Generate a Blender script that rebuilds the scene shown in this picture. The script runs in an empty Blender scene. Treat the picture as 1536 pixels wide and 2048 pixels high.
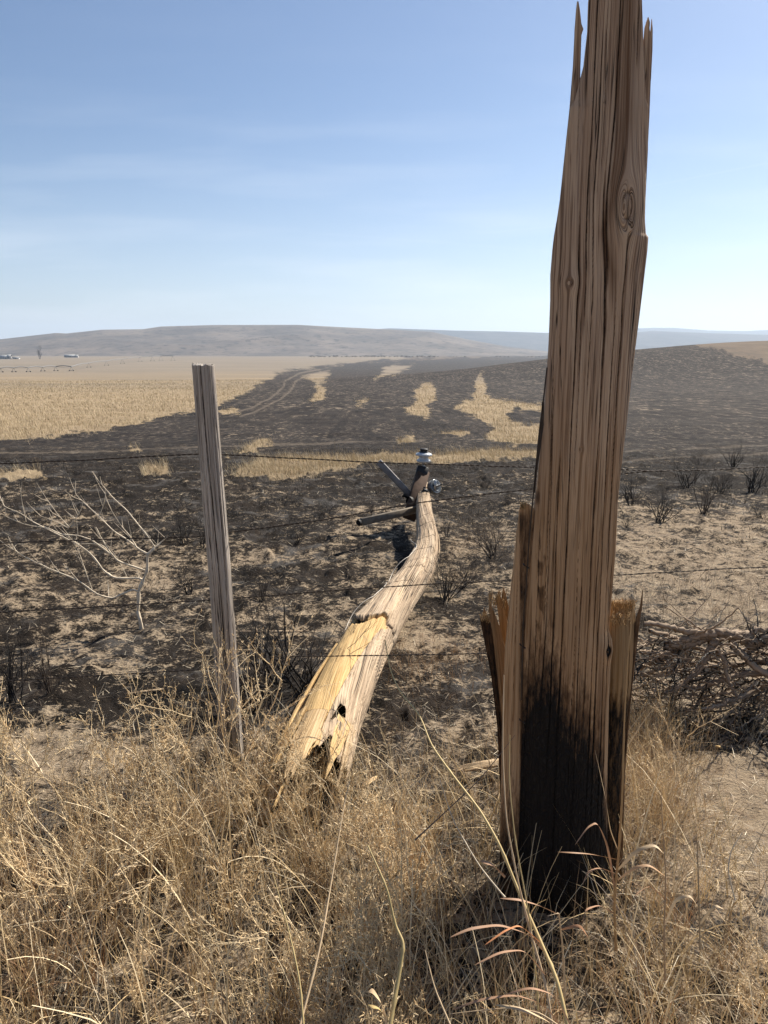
import bpy, math, random
import numpy as np
from mathutils import Vector, Matrix, noise as mnoise

# ------------------------------------------------------------------ camera, sky, sun, exposure
S = bpy.context.scene
H = 1.6                      # camera height above the verge
PITCH = math.radians(12.35)
F = 1480.0                   # focal length in photo pixels (photo 1536 x 2048)
cd = bpy.data.cameras.new('camera'); cam = bpy.data.objects.new('camera', cd); S.collection.objects.link(cam)
cam.location = (0, 0, H); cam.rotation_euler = (math.radians(90) - PITCH, 0, 0)
cd.sensor_fit = 'VERTICAL'; cd.sensor_height = 24; cd.lens = 24 * F / 2048
cd.clip_start = .05; cd.clip_end = 60000
S.camera = cam
SUN_AZ, SUN_EL = math.radians(44), math.radians(43)
W = bpy.data.worlds.new('World'); S.world = W; W.use_nodes = True
wn = W.node_tree.nodes; wl = W.node_tree.links; wn.clear()
sky = wn.new('ShaderNodeTexSky'); sky.sky_type = 'NISHITA'; sky.sun_disc = False
sky.sun_elevation = SUN_EL; sky.sun_rotation = SUN_AZ
sky.air_density = 1.0; sky.dust_density = 1.4; sky.ozone_density = 4.0; sky.altitude = 900
bg = wn.new('ShaderNodeBackground'); bg.inputs['Strength'].default_value = .061
wo = wn.new('ShaderNodeOutputWorld'); wl.new(bg.outputs[0], wo.inputs[0])
sd = bpy.data.lights.new('sun', 'SUN'); sd.energy = 4.9; sd.angle = math.radians(.5); sd.color = (1, .93, .82)
so = bpy.data.objects.new('sun', sd); S.collection.objects.link(so)
SV = Vector((math.sin(SUN_AZ) * math.cos(SUN_EL), math.cos(SUN_AZ) * math.cos(SUN_EL), math.sin(SUN_EL)))
so.rotation_euler = SV.to_track_quat('Z', 'Y').to_euler(); so.location = (20, 20, 30)
S.view_settings.view_transform = 'Standard'; S.view_settings.look = 'None'
S.view_settings.exposure = 0.95; S.view_settings.gamma = 1
S.render.engine = 'CYCLES'
S.cycles.volume_bounces = 0
S.cycles.max_bounces = 6; S.cycles.transparent_max_bounces = 4

# thin contrails and faint cirrus up in the sky, laid out by direction
def wnode(t, **k):
    n = wn.new(t)
    for a, v in k.items(): setattr(n, a, v)
    return n
def wmath(op, a, b=None, c=None):
    n = wnode('ShaderNodeMath', operation=op)
    for i, v in enumerate((a, b, c)):
        if v is None: continue
        if isinstance(v, (int, float)): n.inputs[i].default_value = v
        else: wl.new(v, n.inputs[i])
    return n.outputs[0]
tc = wnode('ShaderNodeTexCoord'); sx = wnode('ShaderNodeSeparateXYZ'); wl.new(tc.outputs['Generated'], sx.inputs[0])
yy = wmath('MAXIMUM', sx.outputs[1], .01)
bx_ = wmath('DIVIDE', sx.outputs[0], yy); bz_ = wmath('DIVIDE', sx.outputs[2], yy)
streaks = None
for (b0, z0, b1, z1, wd, st) in [(.30, .195, .62, .255, .0014, .10), (.10, .143, .40, .172, .0022, .07), (-.18, .153, .30, .118, .0020, .05), (-.55, .110, -.40, .128, .0016, .05)]:
    sl = (z1 - z0) / (b1 - b0)
    d = wmath('ABSOLUTE', wmath('SUBTRACT', bz_, wmath('MULTIPLY_ADD', bx_, sl, z0 - sl * b0)))
    g = wmath('SUBTRACT', 1, wmath('MINIMUM', wmath('DIVIDE', d, wd), 1))
    u = wmath('DIVIDE', wmath('SUBTRACT', bx_, b0), b1 - b0)
    en = wmath('MAXIMUM', wmath('MULTIPLY', wmath('MULTIPLY', u, wmath('SUBTRACT', 1, u)), 4), 0)
    v = wmath('MULTIPLY', wmath('MULTIPLY', g, en), st)
    streaks = v if streaks is None else wmath('ADD', streaks, v)
mp = wnode('ShaderNodeCombineXYZ'); wl.new(wmath('MULTIPLY', bx_, 1.3), mp.inputs[0]); wl.new(wmath('MULTIPLY', bz_, 11), mp.inputs[1])
cn = wnode('ShaderNodeTexNoise'); cn.inputs['Scale'].default_value = 1.6; cn.inputs['Detail'].default_value = 5
wl.new(mp.outputs[0], cn.inputs[0])
cir = wmath('MULTIPLY', wmath('MAXIMUM', wmath('SUBTRACT', cn.outputs[0], .46), 0), wmath('MAXIMUM', wmath('MULTIPLY_ADD', bz_, -4.0, 1.5), .05))
vb = wmath('MAXIMUM', wmath('MULTIPLY_ADD', bz_, -3.0, 1.), 0)
veil = wmath('MULTIPLY', wmath('MULTIPLY', vb, vb), .40)
fac = wmath('MINIMUM', wmath('ADD', wmath('ADD', streaks, cir), veil), .6)
mixs = wnode('ShaderNodeMix', data_type='RGBA'); mixs.inputs[7].default_value = (9.0, 9.4, 10.0, 1)
wl.new(fac, mixs.inputs[0]); wl.new(sky.outputs[0], mixs.inputs[6]); wl.new(mixs.outputs[2], bg.inputs[0])

rng = np.random.default_rng(7); random.seed(7)
COL = S.collection

# ------------------------------------------------------------------ helpers
def ray(px, py):
    a = (px - 768) / F; v = (1024 - py) / F
    return Vector((a, math.cos(PITCH) + v * math.sin(PITCH), -math.sin(PITCH) + v * math.cos(PITCH)))
def onY(px, py, Y):
    r = ray(px, py); t = Y / r.y
    return Vector((r.x * t, Y, H + r.z * t))
def onZ(px, py, z):
    r = ray(px, py); t = (z - H) / r.z
    return Vector((r.x * t, r.y * t, z))

def hsh(ix, iy, s):
    n = (ix.astype(np.int64) * 374761393 + iy.astype(np.int64) * 668265263 + s * 1442695041) & 0x7fffffff
    n = ((n ^ (n >> 13)) * 1274126177) & 0x7fffffff
    n = (n ^ (n >> 16)) & 0xffffff
    return n / float(0xffffff)
def vn(x, y, s=0):
    x = np.asarray(x, float); y = np.asarray(y, float)
    ix = np.floor(x); iy = np.floor(y); fx = x - ix; fy = y - iy
    fx = fx * fx * (3 - 2 * fx); fy = fy * fy * (3 - 2 * fy)
    a = hsh(ix, iy, s); b = hsh(ix + 1, iy, s); c = hsh(ix, iy + 1, s); d = hsh(ix + 1, iy + 1, s)
    return (a + (b - a) * fx) + ((c + (d - c) * fx) - (a + (b - a) * fx)) * fy
def fbm(x, y, o=4, s=0):
    r = 0; a = .5; t = 0
    for i in range(o):
        r = r + a * vn(np.asarray(x) * 2 ** i + 17.3 * i, np.asarray(y) * 2 ** i - 9.1 * i, s + i); t += a; a *= .5
    return r / t
def sstep(a, b, x):
    t = np.clip((np.asarray(x, float) - a) / (b - a), 0, 1); return t * t * (3 - 2 * t)

YS = np.array([-50, 0, 7, 10, 15, 25, 40, 75, 150, 300, 600, 1000, 1500, 2000, 3000, 5000, 14000.])
ZS = np.array([0, 0, 0, -.04, -.55, -1.35, -2.05, -3.4, -6, -10.5, -17, -22, -20, -18, -18, -18, -18.])
def base(x, y):
    x = np.asarray(x, float); y = np.asarray(y, float)
    z = np.interp(y, YS, ZS)
    # swell of burned prairie on the right
    z = z + 12.0 * np.exp(-((x - 135) / 92) ** 2 - ((y - 270) / 85) ** 2) + 14 * np.exp(-((x - 260) / 100) ** 2 - ((y - 330) / 100) ** 2)
    z = z + 2.0 * np.exp(-((x - 60) / 60) ** 2 - ((y - 300) / 90) ** 2)
    return z
def height(x, y):
    x = np.asarray(x, float); y = np.asarray(y, float)
    r = np.hypot(x, y)
    z = base(x, y)
    near = 1 - sstep(9, 30, r)
    z = z + near * (.055 * (fbm(x * 1.1, y * 1.1, 3, 3) - .5) + .035 * (fbm(x * 4.5, y * 4.5, 3, 5) - .5))
    tex = (1 - sstep(14, 26, r))
    z = z + tex * (.030 * (fbm(x * 17, y * 17, 3, 8) - .5))
    tuft = fbm(x * 7 + 3 * vn(x * 2, y * 2, 4), y * 7, 3, 31)
    z = z + tex * .035 * np.maximum(tuft - .56, 0) * 4 * sstep(1.8, 3.2, y)
    z = z + sstep(7, 12, r) * (1 - sstep(40, 90, r)) * .16 * (fbm(x * .55, y * .8, 3, 12) - .5)
    z = z + sstep(30, 80, r) * (1 - sstep(900, 1500, r)) * .55 * (fbm(x * .03, y * .03, 3, 14) - .5)
    # soil heaped round the broken pole
    z = z + .05 * np.exp(-(((x - .5) / .28) ** 2 + ((y - 1.9) / .25) ** 2))
    return z
def hz(x, y): return float(height(np.array([x]), np.array([y]))[0])
YG = np.exp(np.linspace(math.log(.5), math.log(2600), 6000))
def gat(px, py):
    r = ray(px, py); X = YG * r.x / r.y; zr = H + YG * r.z / r.y
    b = base(X, YG); k = np.nonzero(zr <= b)[0]
    i = k[0] if len(k) else int(np.argmax(b - zr))
    return Vector((float(X[i]), float(YG[i]), hz(X[i], YG[i])))

def mesh_np(name, v, f, mat=None, parent=None, smooth=False, attrs=None, uv=None):
    v = np.asarray(v, np.float32).reshape(-1, 3); f = np.asarray(f, np.int32)
    me = bpy.data.meshes.new(name); n = f.shape[1]
    me.vertices.add(len(v)); me.vertices.foreach_set('co', v.ravel())
    me.loops.add(f.size); me.loops.foreach_set('vertex_index', f.ravel())
    me.polygons.add(len(f)); me.polygons.foreach_set('loop_start', np.arange(0, f.size, n, dtype=np.int32))
    me.update(calc_edges=True)
    if smooth: me.polygons.foreach_set('use_smooth', np.ones(len(f), bool))
    for k, a in (attrs or {}).items():
        a = np.asarray(a, np.float32)
        if a.ndim == 1:
            at = me.attributes.new(k, 'FLOAT', 'POINT'); at.data.foreach_set('value', a)
        else:
            at = me.attributes.new(k, 'FLOAT_COLOR', 'POINT')
            c = np.ones((len(v), 4), np.float32); c[:, :3] = a; at.data.foreach_set('color', c.ravel())
    if uv is not None:
        l = me.uv_layers.new(name='grain'); l.data.foreach_set('uv', np.asarray(uv, np.float32)[f.ravel()].ravel())
    me.validate(clean_customdata=False)
    if mat: me.materials.append(mat)
    o = bpy.data.objects.new(name, me); COL.objects.link(o)
    if parent: o.parent = parent
    return o
def tag(o, label=None, cat=None, group=None, kind=None):
    if label: o['label'] = label
    if cat: o['category'] = cat
    if group: o['group'] = group
    if kind: o['kind'] = kind
    return o
def empty(name, loc, label, cat, group=None):
    o = bpy.data.objects.new(name, None); COL.objects.link(o); o.location = loc; o.empty_display_size = .1
    return tag(o, label, cat, group)
def origin_to(o, p):
    "move a mesh's origin to p, keep its shape in place"
    p = Vector(p); o.data.transform(Matrix.Translation(-p)); o.location = p
def rel(o, root):
    "child built in world coordinates -> child of root standing at root.location"
    o.data.transform(Matrix.Translation(-root.location)); o.parent = root; return o

class MB:
    "collects tubes and ribbons as quads"
    def __init__(s): s.v = []; s.f = []; s.c = []; s.uv = []; s.n = 0
    def add(s, v, f, c=(1, 1, 1), uv=None):
        v = np.asarray(v, float).reshape(-1, 3); s.v.append(v); s.f.append(np.asarray(f) + s.n)
        c = np.asarray(c, float); s.c.append(np.broadcast_to(c, (len(v), 3)))
        s.uv.append(np.zeros((len(v), 2)) if uv is None else uv); s.n += len(v)
    def tube(s, pts, rad, sides=5, c=(1, 1, 1), cap=True, oval=None, rough=0, seed=0):
        P = np.asarray([tuple(p) for p in pts], float); n = len(P)
        R = np.broadcast_to(np.asarray(rad, float), (n,)).copy()
        T = np.gradient(P, axis=0); T /= np.linalg.norm(T, axis=1)[:, None] + 1e-12
        up = np.array([0, 0, 1.]) if abs(T[0][2]) < .9 else np.array([0, 1., 0])
        A = np.cross(T, up); A /= np.linalg.norm(A, axis=1)[:, None] + 1e-12
        for i in range(1, n):
            if A[i] @ A[i - 1] < 0: A[i] = -A[i]
        B = np.cross(A, T)
        th = np.linspace(0, 2 * math.pi, sides, endpoint=False)
        rr = R[:, None] * np.ones(sides)
        if rough: rr = rr * (1 + rough * (fbm(np.arange(n)[:, None] * .4 + seed, np.cos(th)[None, :] * 2 + np.sin(th)[None, :] * 3 + 7, 3, seed) - .5) * 2)
        V = P[:, None] + rr[..., None] * (np.cos(th)[None, :, None] * A[:, None] + np.sin(th)[None, :, None] * B[:, None])
        L = np.concatenate([[0], np.cumsum(np.linalg.norm(np.diff(P, axis=0), axis=1))])
        uv = np.stack([np.broadcast_to(th[None] * max(R.mean(), .001), (n, sides)), np.broadcast_to(L[:, None], (n, sides))], -1).reshape(-1, 2)
        i = np.arange(n - 1)[:, None] * sides; j = np.arange(sides)[None]; k = (j + 1) % sides
        f = np.stack([i + j, i + k, i + sides + k, i + sides + j], -1).reshape(-1, 4)
        V = V.reshape(-1, 3)
        if cap:
            V = np.vstack([V, P[0], P[-1]]); m = n * sides; uv = np.vstack([uv, uv[0], uv[-1]])
            caps = [[m, (q + 1) % sides, q, q] for q in range(sides)] + [[m + 1, (n - 1) * sides + q, (n - 1) * sides + (q + 1) % sides, (n - 1) * sides + (q + 1) % sides] for q in range(sides)]
            s.tri = True
            f = np.vstack([f, np.array(caps)])
        s.add(V, f, c, uv)
    def box(s, a, b, w, h, up=(0, 0, 1), c=(1, 1, 1), bev=.12):
        "beam from a to b with section w x h, corners knocked off"
        a = Vector(a); b = Vector(b); t = (b - a).normalized(); sd_ = t.cross(Vector(up)).normalized(); u = sd_.cross(t)
        k = bev
        sec = [(-1 + k, -1), (1 - k, -1), (1, -1 + k), (1, 1 - k), (1 - k, 1), (-1 + k, 1), (-1, 1 - k), (-1, -1 + k)]
        V = []
        for p, sc in ((a, .9), (a + t * w * .06, 1), (b - t * w * .06, 1), (b, .9)):
            for (x, y) in sec: V.append(p + sd_ * (x * w / 2 * sc) + u * (y * h / 2 * sc))
        f = []
        for r in range(3):
            for j in range(8): f.append([r * 8 + j, r * 8 + (j + 1) % 8, r * 8 + 8 + (j + 1) % 8, r * 8 + 8 + j])
        f += [[7, 6, 1, 0], [6, 5, 2, 1], [5, 4, 3, 2]]
        f += [[24, 25, 30, 31], [25, 26, 29, 30], [26, 27, 28, 29]]
        L = (b - a).length
        uv = np.array([[x * w / 2 + y * h / 2, (0, .01, L - .01, L)[r]] for r in range(4) for (x, y) in sec])
        s.add([tuple(p) for p in V], f, c, uv)
    def build(s, name, mat, parent=None, smooth=True):
        v = np.vstack(s.v); f = np.vstack(s.f); c = np.vstack(s.c); uv = np.vstack(s.uv)
        return mesh_np(name, v, f, mat, parent, smooth, {'tint': c}, uv)

def ribbons(base_, hgt, lean, az, width, K=4, droop=.6, wob=0., waz=None, col=None, tipw=.08):
    "vectorised blades: base (N,3), heights, lean (rad), azimuth, width -> verts, quads, colours"
    N = len(base_); t = np.linspace(0, 1, K + 1)[None, :]
    hgt = np.asarray(hgt)[:, None]; lean = np.asarray(lean)[:, None]; az = np.asarray(az)[:, None]
    ang = lean + droop * np.asarray(lean + .25) * t ** 1.5
    seg = hgt / K
    dz_ = np.cos(ang) * seg; dr = np.sin(ang) * seg
    a2 = az + wob * (rng.random((N, K + 1)) - .5)
    X = np.cumsum(dr * np.cos(a2), 1) - dr[:, :1] * np.cos(a2[:, :1]); Y = np.cumsum(dr * np.sin(a2), 1) - dr[:, :1] * np.sin(a2[:, :1]); Z = np.cumsum(dz_, 1) - dz_[:, :1]
    P = base_[:, None, :] + np.stack([X, Y, Z], -1)
    wa = rng.random((N, 1)) * math.pi if waz is None else waz[:, None]
    w = np.asarray(width)[:, None] * (1 - (1 - tipw) * t ** 1.4) / 2
    D = np.stack([np.cos(wa) * w, np.sin(wa) * w, np.zeros_like(w)], -1)
    V = np.stack([P - D, P + D], 2).reshape(-1, 3)
    b = (np.arange(N) * (K + 1) * 2)[:, None]; k = (np.arange(K) * 2)[None]
    f = np.stack([b + k, b + k + 1, b + k + 3, b + k + 2], -1).reshape(-1, 4)
    c = np.repeat(col, (K + 1) * 2, axis=0) if col is not None else np.ones((len(V), 3))
    return V, f, c

# ------------------------------------------------------------------ materials
def mat_new(name):
    m = bpy.data.materials.new(name); m.use_nodes = True; nt = m.node_tree; nt.nodes.clear()
    return m, NT(nt)
class NT:
    def __init__(s, nt): s.nt = nt
    def n(s, t, ins=None, **k):
        n = s.nt.nodes.new(t)
        for a, v in k.items(): setattr(n, a, v)
        for a, v in (ins or {}).items():
            if hasattr(v, 'is_output') or isinstance(v, bpy.types.NodeSocket): s.nt.links.new(v, n.inputs[a])
            else: n.inputs[a].default_value = v
        return n
    def math(s, op, a, b=0., c=0., clamp=False):
        n = s.n('ShaderNodeMath', {0: a, 1: b, 2: c}, operation=op); n.use_clamp = clamp; return n.outputs[0]
    def mix(s, f, a, b, bt='MIX'):
        return s.n('ShaderNodeMix', {0: f, 6: a, 7: b}, data_type='RGBA', blend_type=bt).outputs[2]
    def attr(s, name): return s.n('ShaderNodeAttribute', attribute_name=name)
    def noise(s, vec, sc, det=3, rough=.55, dist=0):
        return s.n('ShaderNodeTexNoise', {'Vector': vec, 'Scale': sc, 'Detail': det, 'Roughness': rough, 'Distortion': dist}).outputs[0]
    def rng(s, v, a, b, c=0., d=1., smooth=True):
        return s.n('ShaderNodeMapRange', {0: v, 1: a, 2: b, 3: c, 4: d}, interpolation_type='SMOOTHSTEP' if smooth else 'LINEAR').outputs[0]
    def scale(s, vec, x, y, z=1.):
        return s.n('ShaderNodeMapping', {0: vec, 3: (x, y, z)}).outputs[0]
    def out(s, surf): s.n('ShaderNodeOutputMaterial', {0: surf})
def C(r, g, b): return (r, g, b, 1)

def wood_mat(name, pale, mid, dark, crack=(.02, .014, .01, 1), fresh=(.62, .40, .16, 1), fine=1., crackw=.012, ground=None):
    m, t = mat_new(name)
    uv = t.n('ShaderNodeUVMap', uv_map='grain').outputs[0]
    band = t.noise(t.scale(uv, 26, 1.2), 1, 4, .6)
    fib = t.noise(t.scale(uv, 420 * fine, 9), 1, 3, .6)
    fib2 = t.noise(t.scale(uv, 150 * fine, 2.5), 1, 3, .6)
    blot = t.noise(t.scale(uv, 9, 5), 1, 5, .6)
    c = t.mix(t.rng(band, .35, .65), pale, mid)
    c = t.mix(t.math('MULTIPLY', t.rng(fib2, .50, .62), .8), c, dark)
    iso2 = t.math('ABSOLUTE', t.math('SUBTRACT', t.noise(t.scale(uv, 125 * fine, 1.6), 1, 2, .5), .5))
    c = t.mix(t.rng(iso2, 0, .03, .7, 0.), c, dark)
    c = t.mix(t.math('MULTIPLY', t.rng(t.noise(t.scale(uv, 16, 1.1), 1, 4, .7), .5, .66), .5), c, C(dark[0] * 1.2 + .10, dark[1] * 1.2 + .10, dark[2] * 1.2 + .095))
    c = t.mix(t.math('MULTIPLY', t.rng(blot, .55, .72), .45), c, mid)
    fr = t.attr('fresh').outputs['Fac']
    fc = t.mix(t.rng(fib2, .4, .7), fresh, (fresh[0] * .62, fresh[1] * .55, fresh[2] * .42, 1))
    fc = t.mix(t.math('MULTIPLY', t.rng(blot, .6, .75), .5), fc, (.25, .22, .19, 1))
    c = t.mix(fr, c, fc)
    br = t.attr('brown').outputs['Fac']
    c = t.mix(t.math('MULTIPLY', br, t.rng(fib2, .3, .6, .5, 1.)), c, C(.105, .048, .02))
    # mottled grey tint
    c = t.mix(t.rng(fib, .3, .75, 0, .35), c, t.mix(.5, c, C(.9, .85, .8), 'MULTIPLY'))
    iso = t.math('ABSOLUTE', t.math('SUBTRACT', t.noise(t.scale(uv, 55 * fine, .9), 1, 2, .5), .5))
    cr = t.rng(iso, 0, crackw, 1., 0.)
    cr = t.math('MULTIPLY', cr, t.rng(t.noise(t.scale(uv, 14, 2.2), 1, 2), .42, .58))
    c = t.mix(t.math('MULTIPLY', cr, t.math('SUBTRACT', 1., t.math('MULTIPLY', fr, .7))), c, crack)
    ch = t.attr('char').outputs['Fac']
    chn = t.math('ADD', ch, t.math('MULTIPLY', t.math('SUBTRACT', t.noise(t.scale(uv, 75, 16), 1, 5, .72), .5), 1.7))
    c = t.mix(t.rng(chn, .15, .6, 0, .85), c, t.mix(.8, c, C(.16, .11, .08), 'MULTIPLY'))
    c = t.mix(t.rng(chn, .5, 1.0), c, C(.009, .007, .006))
    hb = t.math('ADD', t.math('MULTIPLY', fib, .5), t.math('MULTIPLY', t.math('SUBTRACT', fib2, cr), .9))
    vor = t.n('ShaderNodeTexVoronoi', {'Vector': t.scale(uv, 75, 30), 'Scale': 1.}, feature='DISTANCE_TO_EDGE').outputs[0]
    blk = t.rng(chn, .6, .9); c = t.mix(t.math('MULTIPLY', blk, t.rng(vor, .25, .5, 0, .5)), c, C(.035, .031, .028))
    hb = t.math('ADD', hb, t.math('MULTIPLY', blk, t.math('MULTIPLY', t.rng(vor, 0, .18), 1.6)))
    bmp = t.n('ShaderNodeBump', {'Strength': .7, 'Distance': .004, 'Height': hb}).outputs[0]
    p = t.n('ShaderNodeBsdfPrincipled', {'Base Color': c, 'Roughness': t.rng(fib, .3, .7, .72, .95), 'Normal': bmp, 'Specular IOR Level': .25})
    t.out(p.outputs[0]); return m
M_POLE = wood_mat('weathered_pole_wood', C(.52, .385, .27), C(.39, .265, .175), C(.17, .10, .062), fresh=C(.52, .30, .13))
M_STUB = wood_mat('splintered_wood', C(.24, .14, .075), C(.17, .095, .05), C(.09, .05, .025), fresh=C(.40, .26, .13))
M_FALL = wood_mat('sunbleached_pole_wood', C(.56, .43, .29), C(.40, .29, .19), C(.17, .115, .07), fresh=C(.60, .41, .19), crackw=.05, fine=1.5)
M_POST = wood_mat('grey_post_wood', C(.52, .46, .395), C(.40, .35, .30), C(.18, .15, .125), fine=1.5, crackw=.02)

def straw_mat(name, trans=.35, rough=.6, bump=False):
    m, t = mat_new(name)
    c = t.attr('tint').outputs['Color']
    oi = t.n('ShaderNodeObjectInfo').outputs['Random']
    c = t.mix(1., c, t.n('ShaderNodeCombineColor', {0: t.rng(oi, 0, 1, .85, 1.1, False), 1: t.rng(oi, 0, 1, .84, 1.08, False), 2: t.rng(oi, 0, 1, .8, 1.05, False)}).outputs[0], 'MULTIPLY')
    p = t.n('ShaderNodeBsdfPrincipled', {'Base Color': c, 'Roughness': rough, 'Specular IOR Level': .35})
    tr = t.n('ShaderNodeBsdfTranslucent', {'Color': c})
    t.out(t.n('ShaderNodeMixShader', {0: trans, 1: p.outputs[0], 2: tr.outputs[0]}).outputs[0]); return m
M_STRAW = straw_mat('dry_straw', .12)
M_TWIG = straw_mat('bare_twig', .0, .8)
M_CHAR = straw_mat('charred_twig', .0, .7)
def simple(name, col, rough=.6, metal=0., nsc=30, namt=.3, spec=.4):
    m, t = mat_new(name)
    co = t.n('ShaderNodeTexCoord').outputs['Object']
    n = t.noise(co, nsc, 4)
    c = t.mix(t.rng(n, .35, .7, 0, namt), col, (col[0] * .35, col[1] * .33, col[2] * .3, 1))
    b = t.n('ShaderNodeBump', {'Strength': .25, 'Distance': .003, 'Height': n}).outputs[0]
    t.out(t.n('ShaderNodeBsdfPrincipled', {'Base Color': c, 'Roughness': rough, 'Metallic': metal, 'Normal': b, 'Specular IOR Level': spec}).outputs[0]); return m
M_WIRE = simple('rusty_wire', C(.055, .042, .034), .55, .5, 60)
M_STEEL = simple('galvanised_steel', C(.42, .43, .44), .4, .8, 40, .4)
M_IRON = simple('dark_iron', C(.03, .028, .027), .6, .3)
M_PORC = simple('white_porcelain', C(.50, .52, .53), .25, 0, 25, .35, .6)
M_PORCG = simple('grey_blue_glazed_porcelain', C(.13, .14, .145), .2, 0, 12, .2, .6)
M_WALLW = simple('pale_far_wall', C(.55, .53, .5), .8, 0, .5, .2)
M_WALLG = simple('grey_far_wall', C(.30, .29, .28), .8, 0, .5, .2)
M_ROOF = simple('metal_far_roof', C(.36, .36, .35), .8, 0, .5, .2)
M_GLASS = simple('dark_window', C(.03, .035, .04), .2, 0, .5, .1)

# ------------------------------------------------------------------ ground
def in_poly(px, py, poly):
    ins = np.zeros(px.shape, bool); n = len(poly); j = n - 1
    for i in range(n):
        xi, yi = poly[i]; xj, yj = poly[j]
        if yi != yj:
            c = ((yi > py) != (yj > py)) & (px < (xj - xi) * (py - yi) / (yj - yi) + xi)
            ins ^= c
        j = i
    return ins
def seg_d(px, py, a, b):
    ax, ay = a; bx, by = b; dx, dy = bx - ax, by - ay
    t = np.clip(((px - ax) * dx + (py - ay) * dy) / (dx * dx + dy * dy + 1e-12), 0, 1)
    return np.hypot(px - ax - t * dx, py - ay - t * dy)
# field map coordinates of a ground point: bearing and dip of the smooth terrain
def fmap(x, y):
    y = np.maximum(y, .3); return x / y * F, (H - base(x, y)) / y * F
def fm_pts(pts):
    out = []
    for p in pts:
        g = gat(*p); a, b = fmap(np.array([g.x]), np.array([g.y])); out.append((float(a[0]), float(b[0])))
    return out
BURN = fm_pts([(-900, 935), (-300, 905), (0, 882), (100, 875), (220, 858), (330, 835), (400, 822), (440, 808), (500, 785), (510, 770), (545, 758), (555, 747), (600, 739), (735, 724), (800, 718), (900, 716), (1000, 714), (1080, 712)])
BURN = BURN + [(300, -60), (500, -60), (535, -14), (600, -9), (640, -2), (683, 9), (750, 27), (860, 60), (1800, 260), (6000, 4000), (-6000, 4000)]
ISL = [fm_pts(p) for p in [
 [(600, 754), (640, 745), (662, 748), (655, 757), (640, 768), (655, 780), (648, 795), (625, 808), (612, 803), (635, 785), (628, 766)],
 [(765, 730), (828, 729), (815, 740), (780, 750), (750, 759), (765, 742)],
 [(828, 782), (850, 767), (872, 775), (872, 800), (855, 812), (862, 832), (850, 838), (812, 822), (832, 805)],
 [(955, 744), (966, 744), (972, 780), (985, 795), (1065, 806), (1110, 815), (1110, 828), (1030, 818), (1012, 828), (1030, 845), (1110, 850), (1110, 885), (1000, 890), (972, 880), (985, 852), (955, 835), (902, 815), (945, 795), (950, 770)],
 [(480, 900), (510, 880), (550, 874), (546, 888), (510, 902), (450, 912)],
 [(790, 877), (830, 867), (836, 885), (800, 890)],
 [(865, 866), (900, 860), (942, 866), (900, 872)],
 [(440, 948), (520, 925), (600, 916), (700, 908), (800, 906), (900, 904), (1000, 903), (1110, 897), (1110, 914), (960, 922), (850, 928), (700, 940), (560, 956), (470, 958)],
 [(285, 936), (335, 931), (341, 945), (290, 949)], [(258, 896), (280, 892), (284, 903), (262, 906)],
 [(-60, 945), (80, 940), (90, 955), (-60, 964)], [(712, 801), (736, 799), (731, 812), (710, 813)], [(440, 822), (475, 815), (481, 825), (445, 830)]]]
TRK = [fm_pts(p) for p in [[(640, 739), (600, 746), (570, 762), (566, 776), (540, 796), (505, 816), (460, 828)], [(660, 741), (615, 749), (590, 764), (583, 780), (555, 802), (515, 822), (480, 834)],
       [(1235, 907), (1400, 895), (1700, 880)], [(1235, 925), (1400, 915), (1700, 902)], [(0, 905), (300, 899), (600, 888), (850, 880)]]]
def unburned(x, y):
    a, b = fmap(x, y)
    ly = np.log(np.maximum(y, 1.))
    wob = 16 * (fbm(a * .045, ly * 9, 3, 41) - .5) + 9 * (fbm(a * .2, ly * 40, 3, 42) - .5) - 1
    d = np.full(a.shape, 1e9)
    n = len(BURN)
    for i in range(n): d = np.minimum(d, seg_d(a, b, BURN[i], BURN[(i + 1) % n]))
    sdv = np.where(in_poly(a, b, BURN), -d, d)
    for P in ISL:
        d = np.full(a.shape, 1e9)
        for i in range(len(P)): d = np.minimum(d, seg_d(a, b, P[i], P[(i + 1) % len(P)]))
        sdv = np.maximum(sdv, np.where(in_poly(a, b, P), d, -d))
    return sdv + wob
def track(x, y):
    a, b = fmap(x, y); r = np.zeros(a.shape)
    for k, P in enumerate(TRK):
        d = np.full(a.shape, 1e9)
        for i in range(len(P) - 1): d = np.minimum(d, seg_d(a, b, P[i], P[i + 1]))
        r = np.maximum(r, (1 - sstep(.5, 2.2, d)) * (.38 if k < 2 else .28))
    return r

rr = [0.0, .25, .45]
r = .5
while r < 30: rr.append(r); r *= 1.009
while r < 13500: rr.append(r); r *= 1.016
rr.append(13500.)
rr = np.array(rr)
aa = np.concatenate([np.arange(-180, -42, 6.), np.arange(-42, -33, 1.), np.arange(-33, 33, .115), np.arange(33, 42, 1.), np.arange(42, 180, 6.)])
A_, R_ = np.meshgrid(np.radians(aa), rr)
GX = R_ * np.sin(A_); GY = R_ * np.cos(A_); GZ = height(GX, GY)
nr, na = GX.shape
i = np.arange(nr - 1)[:, None] * na; j = np.arange(na)[None]; k = (j + 1) % na
gf = np.stack([i + j, i + k, i + na + k, i + na + j], -1).reshape(-1, 4)[:, ::-1]
fx, fy = GX.ravel(), GY.ravel()
ub = unburned(fx, fy)
tk = track(fx, fy)
rad = np.hypot(fx, fy)
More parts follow.
